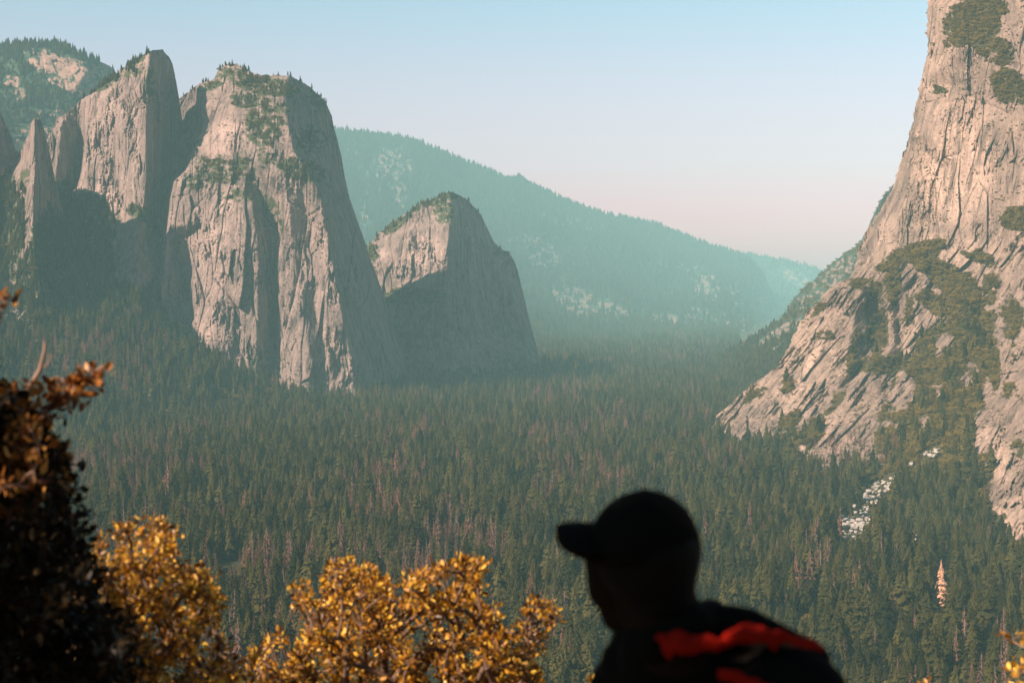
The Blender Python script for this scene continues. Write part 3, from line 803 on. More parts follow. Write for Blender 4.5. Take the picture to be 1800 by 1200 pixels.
conif = make_kind("conifer", "conifer", lambda i: conifer_mesh("c", 100 + i, W=[.18, .22, .155, .25, .20][i], levels=[28, 26, 30, 24, 27][i]), lambda i: conifer_trunk(i), M["conifer"], M["bark"], 5,
                  "tall green conifer at the near edge of the valley forest, lower down than the rest", "near green conifers")
deadc = make_kind("dead_conifer", "dead tree", lambda i: conifer_mesh("d", 200 + i, W=[.085, .11, .07][i], levels=24, dead=[.15, .25, .35][i]), lambda i: conifer_trunk(50 + i, True), M["deadneedle"], M["deadbark"], 3,
                  "grey-brown dead conifer standing among the near green conifers", "near dead conifers")
oaks = make_kind("brush_tree", "tree", lambda i: clump_mesh(300 + i, [520, 600, 460][i]), lambda i: oak_trunk(300 + i), M["oak"], M["bark"], 3,
                 "low rounded olive-green tree on the brushy slope below the sunlit cliff", "near rounded brush trees")


def gn_scatter(name, pts, sc, rz, kinds, label, cat, tilt=None):
    me = bpy.data.meshes.new(name); me.vertices.add(len(pts)); me.vertices.foreach_set("co", np.asarray(pts, np.float32).ravel())
    a = me.attributes.new("sc", "FLOAT_VECTOR", "POINT"); a.data.foreach_set("vector", np.asarray(sc, np.float32).ravel())
    e = np.zeros((len(pts), 3), np.float32); e[:, 2] = rz
    e[:, :2] = rng.normal(0, .03, (len(pts), 2))
    a = me.attributes.new("rt", "FLOAT_VECTOR", "POINT"); a.data.foreach_set("vector", e.ravel())
    o = bpy.data.objects.new(name, me); C.objects.link(o); tag(o, label, cat, kind="stuff")
    g = bpy.data.node_groups.new(name, "GeometryNodeTree")
    g.interface.new_socket("Geometry", in_out="INPUT", socket_type="NodeSocketGeometry")
    g.interface.new_socket("Geometry", in_out="OUTPUT", socket_type="NodeSocketGeometry")
    gi = g.nodes.new("NodeGroupInput"); go = g.nodes.new("NodeGroupOutput")
    ip = g.nodes.new("GeometryNodeInstanceOnPoints"); jn = g.nodes.new("GeometryNodeJoinGeometry")
    for kd in kinds:
        ob = g.nodes.new("GeometryNodeObjectInfo"); ob.transform_space = "ORIGINAL"; ob.inputs["Object"].default_value = kd[1]; ob.inputs["As Instance"].default_value = True
        g.links.new(ob.outputs["Geometry"], jn.inputs[0])
    g.links.new(gi.outputs[0], ip.inputs["Points"]); g.links.new(jn.outputs[0], ip.inputs["Instance"])
    ip.inputs["Pick Instance"].default_value = True
    ri = g.nodes.new("FunctionNodeRandomValue"); ri.data_type = "INT"; ri.inputs[4].default_value = 0; ri.inputs[5].default_value = len(kinds) - 1
    g.links.new(ri.outputs[2], ip.inputs["Instance Index"])
    for nm, key in (("sc", "Scale"), ("rt", "Rotation")):
        at = g.nodes.new("GeometryNodeInputNamedAttribute"); at.data_type = "FLOAT_VECTOR"; at.inputs["Name"].default_value = nm
        if key == "Rotation":
            er = g.nodes.new("FunctionNodeEulerToRotation"); g.links.new(at.outputs[0], er.inputs[0]); g.links.new(er.outputs[0], ip.inputs["Rotation"])
        else: g.links.new(at.outputs[0], ip.inputs["Scale"])
    g.links.new(ip.outputs[0], go.inputs[0])
    md = o.modifiers.new("scatter", "NODES"); md.node_group = g
    return o


def massif_points(name, n, x0, x1, y0, y1, wfn):
    """random points on a cliff surface inside the photo window, weighted by world area * wfn"""
    Wd, veg, PXm, PYm, D = MASS[name]
    area = np.abs(np.gradient(PXm, axis=1) * np.gradient(PYm, axis=0)) * (D / 1000.0) ** 2
    w = area * wfn(PXm, PYm, veg) * ((PXm > x0) & (PXm < x1) & (PYm > y0) & (PYm < y1))
    c = np.cumsum(w.ravel()); u = rng.random(n) * c[-1]
    i = np.minimum(np.searchsorted(c, u), c.size - 1)
    return Wd.reshape(-1, 3)[i]


live, dead, brush = [], [], []     # entries: (x,y,z,height,width factor)

# valley floor
def jgrid(d0, d1, sp, margin=120):
    out = []
    y = d0
    while y < d1:
        xa, xb = (-margin - 900) / F * y, (1800 + margin - 900) / F * y
        x = np.arange(xa, xb, sp)
        out.append(np.stack([x + rng.uniform(-.8, .8, len(x)) * sp, y + rng.uniform(-.8, .8, len(x)) * sp], 1))
        y += sp
    return np.concatenate(out)
gp = np.concatenate([jgrid(930, 1700, 11.8), jgrid(1700, 2600, 12.5), jgrid(2600, 4200, 15.0), jgrid(4200, 6400, 20.0), jgrid(6400, 9500, 30.0, 0)])
gx_, gy_ = gp[:, 0], gp[:, 1]
gz_ = ground_z(gx_, gy_)
# keep clear of clearing and of ground hidden inside the right cliff
kp = np.ones(len(gp), bool)
gpx, gpy = unproject(np.stack([gx_, gy_, gz_], 1))
kp &= ~((np.hypot((gpx - 402) / 24, (gpy - 1010) / 30) < 1) | (np.hypot((gpx - 405) / 14, (gpy - 1100) / 18) < 1) | (np.hypot((gpx - 412) / 7, (gpy - 968) / 20) < 1))
gapn = fbm(gx_ / 70, gy_ / 140, 3, 41)
kp &= gapn > -0.75
kp &= ~(gpx > 1300) | (gpy > 760)
kp &= (gy_ < 6400) | ((gpx > 900) & (gpx < 1330))
deadn = fbm(gx_ / 220, gy_ / 330, 4, 51) + 0.3 * fbm(gx_ / 40, gy_ / 40, 2, 52)
pd = 0.04 + 0.62 * smooth(.12, .55, deadn + .12) * np.where(gpx > 1250, 0.5, 1.0)
pd = np.clip(pd + .5 * blobs(gpx, gpy, [(590, 905, 90, 40, 0, 1), (210, 880, 90, 40, 0, .8), (450, 1050, 60, 60, 0, .9), (700, 715, 70, 16, 0, .9), (680, 870, 60, 30, 0, .6), (1240, 700, 30, 14, 0, .6)]) * smooth(-.3, .4, fbm(gx_ / 60, gy_ / 90, 3, 53)), 0, .8)
isdead = rng.random(len(gp)) < pd
hh = (34 + 9 * fbm(gx_ / 90, gy_ / 90, 2, 61) + rng.normal(0, 7.5, len(gp))).clip(10, 56)
isoak = (rng.random(len(gp)) < np.clip(.05 + .5 * fbm(gx_ / 150, gy_ / 200, 3, 66), .03, .6)) & ~isdead
for arr, m in ((live, kp & ~isdead & ~isoak), (dead, kp & isdead)):
    arr.append(np.stack([gx_[m], gy_[m], gz_[m] - 1, hh[m] * (1 if arr is live else .95), rng.uniform(.85, 1.35, m.sum())], 1))
m = kp & isoak
brush.append(np.stack([gx_[m], gy_[m], gz_[m] - 1, rng.uniform(12, 24, m.sum()), rng.uniform(.9, 1.2, m.sum())], 1))

# talus behind (left) is part of the floor grid; add trees on the cliffs' foot and ledges
def add(arr, pts, h0, h1, w0=.9, w1=1.3, sink=.05):
    h = rng.uniform(h0, h1, len(pts)) * rng.uniform(.75, 1.1, len(pts))
    arr.append(np.stack([pts[:, 0], pts[:, 1], pts[:, 2] - h * sink, h, rng.uniform(w0, w1, len(pts))], 1))
cl = lambda v: np.clip(v, 0, 1)
add(live, massif_points("spired_cliff", 1900, -60, 240, 330, 690, lambda x, y, v: cl(v - .25)), 14, 32)
add(brush, massif_points("spired_cliff", 500, -60, 240, 300, 690, lambda x, y, v: cl(v - .2)), 7, 14)
add(live, massif_points("pointed_cliff", 1500, 80, 330, 90, 640, lambda x, y, v: cl(v - .3)), 12, 26)
add(brush, massif_points("pointed_cliff", 300, 80, 330, 90, 620, lambda x, y, v: cl(v - .2)), 6, 12)
add(brush, massif_points("domed_cliff", 700, 280, 700, 100, 640, lambda x, y, v: cl(v - .25)), 5, 12)
add(live, massif_points("domed_cliff", 260, 300, 620, 100, 400, lambda x, y, v: cl(v - .35)), 8, 17)
add(brush, massif_points("small_cliff", 250, 640, 920, 330, 560, lambda x, y, v: cl(v - .25)), 5, 10)
add(live, massif_points("small_cliff", 60, 640, 920, 330, 460, lambda x, y, v: cl(v - .3)), 9, 18)
add(live, massif_points("wooded_mountain", 2600, -100, 260, 60, 320, lambda x, y, v: cl(v - .45)), 16, 32)
add(live, massif_points("wooded_mountain", 260, -100, 190, 60, 100, lambda x, y, v: cl(v - .2)), 24, 40)
add(live, massif_points("hazy_ridge", 26000, 560, 1400, 200, 660, lambda x, y, v: cl(v - .4) + .05), 26, 56, 1.0, 1.6)
add(live, massif_points("distant_ridge", 2500, 1280, 1480, 430, 640, lambda x, y, v: cl(v - .5)), 24, 48, 1, 1.5)
add(live, massif_points("far_valley_slope", 5000, 1150, 1560, 440, 700, lambda x, y, v: cl(v - .6) * smooth(520, 640, y)), 14, 28)
add(brush, massif_points("far_valley_slope", 5500, 1150, 1600, 330, 700, lambda x, y, v: cl(v - .5)), 8, 14)
# skyline trees
def sky_trees(name, n, x0, x1, h0, h1):
    Wd, veg, PXm, PYm, D = MASS[name]
    j = rng.integers(0, PXm.shape[1], n * 6); j = j[(PXm[0, j] > x0) & (PXm[0, j] < x1)]; j = j[fbm(PXm[0, j] / 16.0, PXm[0, j] * 0 + 3, 3, 7) + rng.normal(0, .25, len(j)) > -.05][:n]
    add(live, Wd[rng.integers(0, 5, len(j)), j], h0, h1)
sky_trees("wooded_mountain", 110, -100, 175, 22, 42)
sky_trees("hazy_ridge", 520, 570, 1330, 22, 48)
sky_trees("distant_ridge", 110, 1290, 1450, 26, 50)
sky_trees("domed_cliff", 34, 320, 585, 8, 18); sky_trees("pointed_cliff", 26, 140, 262, 9, 18); sky_trees("small_cliff", 26, 690, 880, 8, 17)
# brushy slopes on the sunlit cliff
E = "sunlit_cliff"
add(brush, massif_points(E, 9000, 1240, 1860, 0, 1040, lambda x, y, v: cl(v - .45)), 7, 15, .9, 1.2, .12)
add(brush, massif_points("domed_cliff", 1500, 280, 640, 100, 700, lambda x, y, v: .4 + cl(fbm(x / 30, y / 40, 3, 71) * 3)), 2, 6)
add(brush, massif_points("pointed_cliff", 500, 90, 320, 90, 560, lambda x, y, v: .3 + cl(fbm(x / 20, y / 40, 3, 72) * 3)), 2, 5)
add(brush, massif_points("small_cliff", 400, 640, 950, 330, 640, lambda x, y, v: .3 + cl(fbm(x / 20, y / 40, 3, 73) * 3)), 2, 5)
add(brush, massif_points(E, 3000, 1240, 1860, 0, 960, lambda x, y, v: .15 + cl(fbm(x / 30, y / 40, 3, 74) * 4)), 1.5, 5)
add(brush, massif_points(E, 1300, 1300, 1860, 0, 700, lambda x, y, v: cl(v - .12) * (v < .6)), 3, 8)
add(live, massif_points(E, 1500, 1240, 1860, 760, 1040, lambda x, y, v: cl(v - .6) * smooth(760, 960, y + .12 * (1500 - x))), 20, 36)
add(live, massif_points(E, 330, 1300, 1800, 540, 860, lambda x, y, v: cl(v - .5)), 14, 28)
add(live, massif_points(E, 16, 1600, 1800, 10, 60, lambda x, y, v: cl(v - .5)), 14, 22)
add(dead, massif_points(E, 90, 1430, 1580, 775, 830, lambda x, y, v: cl(v + .3)), 16, 26, .8, 1.1)
add(dead, massif_points(E, 90, 1480, 1650, 860, 1000, lambda x, y, v: cl(v - .3)), 16, 30)
CHUTE = [(1490, 944, 36, 13), (1515, 932, 20, 12), (1480, 905, 24, 12), (1500, 888, 14, 12), (1530, 876, 22, 17), (1550, 858, 20, 17), (1572, 845, 14, 13), (1600, 822, 10, 8), (1632, 802, 13, 10), (1645, 794, 14, 8), (1608, 945, 6, 18), (1275, 1045, 8, 8), (1654, 1030, 13, 36), (1654, 1066, 12, 10), (1782, 928, 36, 26), (1765, 890, 26, 26)]
def clear(arrs):
    a_ = np.concatenate(arrs); q0, q1 = unproject(a_[:, :3]); u0, u1 = unproject(a_[:, :3] + np.array([0, 0, 1.]) * a_[:, 3:4] * .8)
    bad = np.zeros(len(a_), bool)
    for (x_, y_, rx_, ry_) in CHUTE:
        for f_ in (0, .35, .7, 1):
            bad |= (((q0 - x_) / (rx_ + 3)) ** 2 + ((q1 * (1 - f_) + u1 * f_ - y_) / (ry_ + 2)) ** 2 < 1) & (rng.random(len(a_)) < (.92 if f_ < .2 else .6))
    return a_[~bad]
live = clear(live); brush = clear(brush); dead = clear(dead)


def split_nearest(arr, n, wratio):
    px, py = unproject(arr[:, :3])
    tx, ty = unproject(arr[:, :3] + np.array([0, 0, 1.0]) * arr[:, 3:4] * .8)
    size = arr[:, 3] / arr[:, 1]
    vis = (tx > 4) & (tx < 1796) & (ty > 300) & (ty < 1190)
    vis &= ~((np.abs(tx - 1130) < 120) & (ty > 860)) & ~((tx > 1010) & (tx < 1460) & (ty > 1060)) & ~((tx < 400) & (ty > 900)) & ~((tx < 960) & (tx > 420) & (ty > 1010))
    vis &= ~((tx > 900) & (tx < 1020) & (ty > 1060)) & ~((tx < 140) & (ty > 650))
    vis &= ~((px > 1735) & (py > 560) & (py < 960) & (arr[:, 1] > 2400))
    score = np.where(vis, size * rng.uniform(.9, 1.1, len(size)), 0)
    o = np.argsort(-score)
    return arr[o[:n]], arr[o[n:]]


def place_kind(kinds, sel, wscale):
    first = [True] * len(kinds)
    for row in sel:
        i = random.randrange(len(kinds))
        root, c, t_ = kinds[i]
        if first[i]: r = root; first[i] = False
        else:
            r = root.copy(); C.objects.link(r)
            for ch in (c, t_):
                q = ch.copy(); C.objects.link(q); q.parent = r
        x, y, z, h, w = (float(v) for v in row)
        r.location = (x, y, z); r.rotation_euler = (random.uniform(-.03, .03), random.uniform(-.03, .03), random.uniform(0, 6.28))
        r.scale = (h * w * wscale, h * w * wscale, h)
    return


SCAT = []
def scat(*a): SCAT.append(a)
def do_scat(name, rest, kinds, label, cat, wscale):
    sc = np.stack([rest[:, 3] * rest[:, 4] * wscale, rest[:, 3] * rest[:, 4] * wscale, rest[:, 3]], 1)
    gn_scatter(name, rest[:, :3], sc, rng.uniform(0, 6.28, len(rest)), kinds, label, cat)
    print(name, len(rest))


sel, rest = split_nearest(live, 300, .3); place_kind(conif, sel, 1.0)
scat("conifer_forest", rest, conif, "dense green conifer forest filling the valley and the slopes beyond", "forest", 1.0)
sel, rest = split_nearest(dead, 220, .3); place_kind(deadc, sel, 1.0)
scat("dead_conifer_forest", rest, deadc, "brown patches of dead conifers scattered through the far forest", "forest", 1.0)
sel, rest = split_nearest(brush, 280, 1.0); place_kind(oaks, sel, 1.25)
scat("brush_cover", rest, oaks, "olive-brown brush covering ledges and slopes of the cliffs", "brush", 1.25)
print("trees", round(time.time() - T0, 1))
#@@FOREGROUND@@
# ================================================================== boulders (pale rock chute below the sunlit cliff)
k = N("pale_granite")
pos = k.n("ShaderNodeNewGeometry").outputs["Position"]
k.bsdf(k.ramp(k.noise(pos, 0.5, 4), [(0.35, (0.24, 0.21, 0.18)), (0.65, (0.52, 0.46, 0.40))]), 0.9, 0.2, k.noise(pos, 0.8, 5), 0.5, 0.5)
M["boulder"] = k.m
def boulder_mesh(seed):
    r = np.random.default_rng(seed)
    bm = bmesh.new(); bmesh.ops.create_icosphere(bm, subdivisions=2, radius=0.5)
    ns = r.normal(size=(9, 3)); ns /= np.linalg.norm(ns, axis=1)[:, None]; ds = r.uniform(.24, .44, 9)
    for v in bm.verts:
        p = np.array(v.co)
        for n_, d_ in zip(ns, ds):
            q = p @ n_ - d_
            if q > 0: p = p - n_ * q
        v.co = p * np.array([1.15, .9, .8])
    me = bpy.data.meshes.new("boulder"); bm.to_mesh(me); bm.free(); me.materials.append(M["boulder"]); return me
bmeshes = [boulder_mesh(i) for i in range(6)]
Wd, veg, PXm, PYm, D = MASS["sunlit_cliff"]
def on_cliff(px, py):
    i = int(np.clip((py - PYm[0, 0]) / (PYm[1, 0] - PYm[0, 0]), 0, PYm.shape[0] - 1)); j = int(np.argmin(np.abs(PXm[i] - px)))
    q_ = Wd[i, j]
    return P(px, py, 256.0 * F / (py - 500)) if q_[2] < -257 else q_
CH = [(1490, 944, 30, 8, 46), (1515, 932, 16, 8, 22), (1480, 905, 22, 9, 30), (1500, 888, 12, 8, 12), (1530, 876, 18, 13, 46), (1550, 858, 16, 12, 42), (1572, 845, 10, 8, 18), (1600, 822, 8, 6, 7),
      (1632, 802, 10, 6, 12), (1645, 794, 10, 4, 9), (1520, 900, 10, 10, 16), (1540, 820, 14, 3, 6), (1505, 918, 26, 12, 46), (1490, 925, 22, 8, 24), (1608, 945, 5, 16, 8), (1275, 1045, 7, 5, 7)]
for (bx_, by_, rx_, ry_, n_) in CH:
    for i in range(n_):
        a_ = random.uniform(0, 6.28); q_ = math.sqrt(random.random())
        px_, py_ = bx_ + rx_ * q_ * math.cos(a_), by_ + ry_ * q_ * math.sin(a_)
        if by_ == 1045: p_ = P(px_, py_, 1372)
        else: p_ = on_cliff(px_, py_)
        s_ = random.choice((2, 2.5, 3, 4, 5, 7)) * random.uniform(.8, 1.2)
        o = bpy.data.objects.new("boulder", random.choice(bmeshes)); C.objects.link(o)
        o.location = (float(p_[0]), float(p_[1]) - 6, float(p_[2]) + 3); o.scale = (s_ * 1.2, s_, s_ * random.uniform(.7, 1.0))
        o.rotation_euler = (random.uniform(-.3, .3), random.uniform(-.3, .3), random.uniform(0, 6.28))
        tag(o, "pale angular boulder in the white rock chute among the trees below the sunlit cliff", "boulder", "pale boulders of the rock chute")

# the single orange dead conifer
root, c, t_ = deadc[1]
r = bpy.data.objects.new("orange_conifer", None); C.objects.link(r)
ov, of = conifer_mesh("o", 777, W=.155, levels=30)
mesh_obj("crown", ov, of, [M["orange_needle"]], r)
tv, tf = conifer_trunk(5); mesh_obj("trunk", np.array(tv), np.array(tf), [M["deadbark"]], r)
p_ = P(1654, 1066, 1240); r.location = tuple(float(v) for v in p_); r.scale = (40, 40, 36)
tag(r, "single bright orange dead conifer standing alone among green trees", "dead tree")

# ================================================================== foreground shrubs
def leaf_material(name, c1, c2, c3, trans=.35, spec=.35):
    k = N(name)
    at = k.n("ShaderNodeAttribute", attribute_name="lv").outputs["Fac"]
    col = k.ramp(at, [(0.0, c1), (0.5, c2), (0.95, c3)])
    b = k.n("ShaderNodeBsdfPrincipled"); k.l(col, b.inputs["Base Color"]); b.inputs["Roughness"].default_value = .45; b.inputs["Specular IOR Level"].default_value = spec
    tr = k.n("ShaderNodeBsdfTranslucent"); k.l(col, tr.inputs[0])
    mx = k.n("ShaderNodeMixShader"); mx.inputs[0].default_value = trans
    k.l(b.outputs[0], mx.inputs[1]); k.l(tr.outputs[0], mx.inputs[2]); k.l(mx.outputs[0], k.out.inputs[0])
    return k.m
M["gold"] = leaf_material("golden_leaves", (0.06, 0.024, 0.002), (0.52, 0.215, 0.006), (1.0, 0.62, 0.08), .3, .6)
M["rust"] = leaf_material("lit_rust_leaves", (0.07, 0.02, 0.004), (0.40, 0.14, 0.012), (0.85, 0.42, 0.09), .22, .5)
M["shadeleaf"] = leaf_material("shade_dark_leaves", (0.008, 0.007, 0.004), (0.02, 0.015, 0.006), (0.05, 0.03, 0.01), .1, .15)  # shade painted into near-black leaves; the rust ones stand for the lit top
k = N("twig_bark"); k.bsdf((0.36, 0.235, 0.17), .9, .1); M["twig"] = k.m
k = N("shrub_bark"); k.bsdf((0.17, 0.11, 0.075), .9, .1); M["sbark"] = k.m
k = N("dark_bark"); k.bsdf((0.03, 0.024, 0.018), .9, .1); M["dbark"] = k.m


def in_poly(x, y, poly):
    ins = np.zeros(x.shape, bool); n = len(poly)
    for i in range(n):
        x1, y1 = poly[i]; x2, y2 = poly[(i + 1) % n]
        c_ = ((y1 > y) != (y2 > y)) & (x < (x2 - x1) * (y - y1) / (y2 - y1 + 1e-9) + x1)
        ins ^= c_
    return ins


def shrub(name, clusters, root, leaf, mat, bark, label, cat, nleaf=26, crad=.085, rtr=.02, seed=1, group=None, parent=None, keep=None, bare=None):
    """branches grow from the root through the cluster centres; leaves crowd round each cluster"""
    r = np.random.default_rng(seed)
    cl_ = np.array(clusters, float); n = len(cl_)
    top = parent or bpy.data.objects.new(name, None)
    root = np.array(root, float)
    if parent is None:
        C.objects.link(top); top.location = tuple(root); tag(top, label, cat, group)
    order = np.argsort(np.linalg.norm(cl_ - root, axis=1)); cl_ = cl_[order]
    nodes = [root]; par = [-1]
    for p in cl_:
        A_ = np.array(nodes); dr = np.linalg.norm(A_ - p, axis=1) + .35 * np.linalg.norm(A_ - root, axis=1)
        j = int(np.argmin(dr))
        # intermediate knee so branches are not straight
        mid = (A_[j] + p) / 2 + r.normal(0, .06, 3) * np.linalg.norm(A_[j] - p)
        nodes.append(mid); par.append(j); nodes.append(p); par.append(len(nodes) - 2)
    cnt = np.ones(len(nodes))
    for i in range(len(nodes) - 1, 0, -1): cnt[par[i]] += cnt[i]
    V, Fc = [], []
    rad = lambda c_: min(rtr, .0022 + rtr * .06 * c_ ** .5)
    for i in range(1, len(nodes)):
        if par[i] < 0: continue
        tube(V, Fc, nodes[par[i]] - root, nodes[i] - root, rad(cnt[par[i]]) if par[i] else rtr, rad(cnt[i]), 5)
    LV, LF, lv = [], [], []
    N_ = n * nleaf
    ci = np.repeat(np.arange(n), nleaf)
    d = r.normal(size=(N_, 3)); d /= np.linalg.norm(d, axis=1)[:, None]
    pos = cl_[ci] + d * (crad * r.random((N_, 1)) ** .5) * r.uniform(.6, 1.25, n)[ci][:, None]
    if keep is not None: m = keep(pos); pos = pos[m]; d = d[m]; ci = ci[m]; N_ = len(pos)
    # twiglets to a third of the leaves
    for q in range(0, N_, 4):
        tube(V, Fc, cl_[ci[q]] - root, pos[q] - root, .0016, .0009, 3)
    ax = d + r.normal(0, .7, (N_, 3)) + np.array([0, 0, .35]); ax /= np.linalg.norm(ax, axis=1)[:, None]
    sd = np.cross(ax, r.normal(size=(N_, 3))); sd /= np.linalg.norm(sd, axis=1)[:, None]
    nm = np.cross(ax, sd)
    L = leaf * r.uniform(.6, 1.3, (N_, 1)); Wl = L * r.uniform(.42, .62, (N_, 1))
    b0 = pos - root
    tri = np.stack([b0, b0 + ax * L * .35 + sd * Wl * .5 + nm * Wl * .22, b0 + ax * L * .75 + sd * Wl * .38 + nm * Wl * .15, b0 + ax * L, b0 + ax * L * .75 - sd * Wl * .38 + nm * Wl * .15, b0 + ax * L * .35 - sd * Wl * .5 + nm * Wl * .22], 1)
    I = np.arange(N_)[:, None] * 6
    fc = np.concatenate([I + np.array([[0, 1, 2, 3]]), I + np.array([[0, 3, 4, 5]])])
    cr = mesh_obj("crown", tri.reshape(-1, 3), fc, [mat], top)
    base_ = np.clip(r.beta(1.1, 1.3, N_) + r.normal(0, .14, n)[ci], 0, 1)
    a_ = cr.data.attributes.new("lv", "FLOAT", "POINT"); a_.data.foreach_set("value", np.repeat(base_, 6).astype(np.float32))
    if bare: bare(V, Fc, root)
    br = mesh_obj("trunk", np.array(V), np.array(Fc), [bark], top, smooth_shade=True)
    return top


def poly_clusters(poly, n, d0, d1, seed, dens=None, gap=-.12):
    r = np.random.default_rng(seed); px_ = np.array(poly, float); out = []
    while len(out) < n:
        x, y = r.uniform(px_[:, 0].min(), px_[:, 0].max()), r.uniform(px_[:, 1].min(), px_[:, 1].max())
        if not in_poly(np.array([x]), np.array([y]), poly)[0]: continue
        if fbm(np.array([x / 34.]), np.array([y / 30.]), 2, seed)[0] < gap: continue
        if dens is not None and r.random() > dens(x, y): continue
        out.append(P(x, y, r.uniform(d0, d1)))
    return np.array(out)


POLY_C = [(380, 1330), (400, 1210), (425, 1165), (470, 1128), (525, 1095), (515, 1050), (545, 1012), (575, 1005), (595, 982), (640, 992), (665, 1020), (700, 1028), (735, 1008), (770, 1000), (790, 982), (845, 984), (855, 1010), (838, 1040), (850, 1060),
          (880, 1075), (890, 1110), (915, 1090), (940, 1062), (990, 1068), (975, 1100), (950, 1130), (945, 1200), (940, 1330)]
shrub("golden_shrub", poly_clusters(POLY_C, 900, 7.3, 8.7, 5), (-0.75, 8.0, float(look_z(np.array([-.75]), np.array([8.0]))[0]) - .05), .031, M["gold"], M["sbark"],
      "bright golden-leaved shrub at the bottom centre, just left of the hiker", "shrub", nleaf=19, crad=.048, rtr=.035, seed=3)
# slim bright sprigs poking out of its outline
POLY_M = [(60, 1330), (70, 1100), (105, 1040), (150, 965), (200, 935), (235, 915), (262, 900), (285, 905), (290, 935), (318, 945), (300, 968), (335, 990), (360, 1015), (388, 1045), (392, 1078), (365, 1105), (400, 1140), (430, 1200), (430, 1330)]
shrub("amber_shrub", poly_clusters(POLY_M, 560, 6.2, 7.3, 8), (-1.85, 6.8, float(look_z(np.array([-1.85]), np.array([6.8]))[0]) - .05), .029, M["gold"], M["sbark"],
      "amber-leaved shrub left of the golden shrub, half in the shade of the dark tree", "shrub", nleaf=19, crad=.048, rtr=.03, seed=9)

# dark tree at the left edge: shaded body and rust-gold lit top set by leaf colour, bare twigs
POLY_L = [(-420, 1360), (-420, 640), (-200, 600), (-60, 650), (0, 700), (30, 715), (62, 735), (90, 790), (112, 850), (118, 900), (130, 950), (150, 1010), (190, 1080), (225, 1150), (260, 1230), (280, 1360)]
POLY_T = [(-260, 640), (-60, 660), (0, 690), (30, 700), (75, 725), (85, 760), (70, 790), (20, 800), (-60, 790), (-260, 760)]
rt = (-2.35, 5.1, float(look_z(np.array([-2.35]), np.array([5.1]))[0]) - .05)
def bare(V, Fc, root):
    def limb(pts, r0, r1):
        for i in range(len(pts) - 1):
            a0 = np.array(P(*pts[i])) - root; a1 = np.array(P(*pts[i + 1])) - root
            t0 = i / (len(pts) - 1); t1 = (i + 1) / (len(pts) - 1)
            tube(V, Fc, a0, a1, 1.1 * (r0 + (r1 - r0) * t0), 1.1 * (r0 + (r1 - r0) * t1), 6)
    limb([(20, 800, 5.0), (50, 745, 5.0), (90, 712, 4.98), (120, 690, 4.96), (150, 668, 4.95), (182, 642, 4.94)], .012, .003)
    limb([(50, 745, 5.0), (80, 735, 5.0), (116, 732, 5.0)], .006, .003)
    limb([(90, 712, 4.98), (110, 700, 5.0), (150, 690, 5.0), (170, 682, 5.02)], .005, .002)
    limb([(0, 730, 5.0), (30, 700, 5.0), (55, 676, 5.0), (70, 650, 5.02), (78, 618, 5.02), (79, 600, 5.03)], .010, .003)
    limb([(40, 690, 5.0), (48, 672, 5.0), (34, 668, 5.0)], .004, .0015)
    limb([(70, 650, 5.02), (84, 640, 5.02), (90, 622, 5.02)], .003, .0015)
    limb([(120, 690, 4.96), (135, 655, 4.97), (150, 640, 4.97)], .003, .0015)
    limb([(60, 720, 5.0), (66, 700, 5.0), (98, 688, 5.0)], .003, .0015)
dt = shrub("dark_tree", poly_clusters(POLY_L, 900, 4.8, 5.7, 12, None, -.6), rt, .036, M["shadeleaf"], M["dbark"],
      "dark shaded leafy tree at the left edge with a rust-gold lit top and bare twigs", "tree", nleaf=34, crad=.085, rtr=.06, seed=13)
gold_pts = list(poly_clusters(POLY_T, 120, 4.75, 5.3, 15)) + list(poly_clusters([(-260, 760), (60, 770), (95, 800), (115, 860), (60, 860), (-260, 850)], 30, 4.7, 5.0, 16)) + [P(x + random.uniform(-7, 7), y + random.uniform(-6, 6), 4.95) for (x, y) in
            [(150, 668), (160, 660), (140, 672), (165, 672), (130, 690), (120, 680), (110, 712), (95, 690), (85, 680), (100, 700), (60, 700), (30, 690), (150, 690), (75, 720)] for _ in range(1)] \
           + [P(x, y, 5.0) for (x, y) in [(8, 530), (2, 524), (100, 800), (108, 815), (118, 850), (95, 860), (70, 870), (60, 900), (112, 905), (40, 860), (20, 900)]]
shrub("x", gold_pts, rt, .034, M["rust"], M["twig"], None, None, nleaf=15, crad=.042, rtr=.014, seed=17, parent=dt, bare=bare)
dt.children[-2].name = "lit_foliage"; dt.children[-1].name = "limb"

# small sprigs at the lower right edge, by the hiker's chest and at the bottom of the frame
shrub("edge_shrub", poly_clusters([(1775, 1150), (1785, 1110), (1800, 1100), (1860, 1090), (1920, 1300), (1770, 1300), (1770, 1180)], 46, 6.0, 6.5, 21), (2.15, 6.2, float(look_z(np.array([2.15]), np.array([6.2]))[0])), .03, M["gold"], M["twig"],
      "small golden sprig entering at the lower right corner", "shrub", nleaf=16, crad=.05, rtr=.012, seed=22)
shrub("low_shrub", poly_clusters([(1020, 1200), (1030, 1182), (1046, 1178), (1052, 1190), (1050, 1300), (1000, 1300)], 14, 6.0, 6.3, 24), (.28, 6.1, float(look_z(np.array([.28]), np.array([6.1]))[0])), .03, M["gold"], M["twig"],
      "tiny golden sprig between the golden shrub and the hiker's chest", "shrub", nleaf=10, crad=.035, rtr=.01, seed=25)
shrub("small_shrub", poly_clusters([(1622, 1200), (1628, 1186), (1640, 1190), (1645, 1300), (1610, 1300)], 9, 6.6, 6.8, 26), (1.72, 6.7, float(look_z(np.array([1.72]), np.array([6.7]))[0])), .028, M["gold"], M["twig"],
      "tiny yellow shrub tip at the bottom edge right of the hiker", "shrub", nleaf=8, crad=.03, rtr=.01, seed=27)

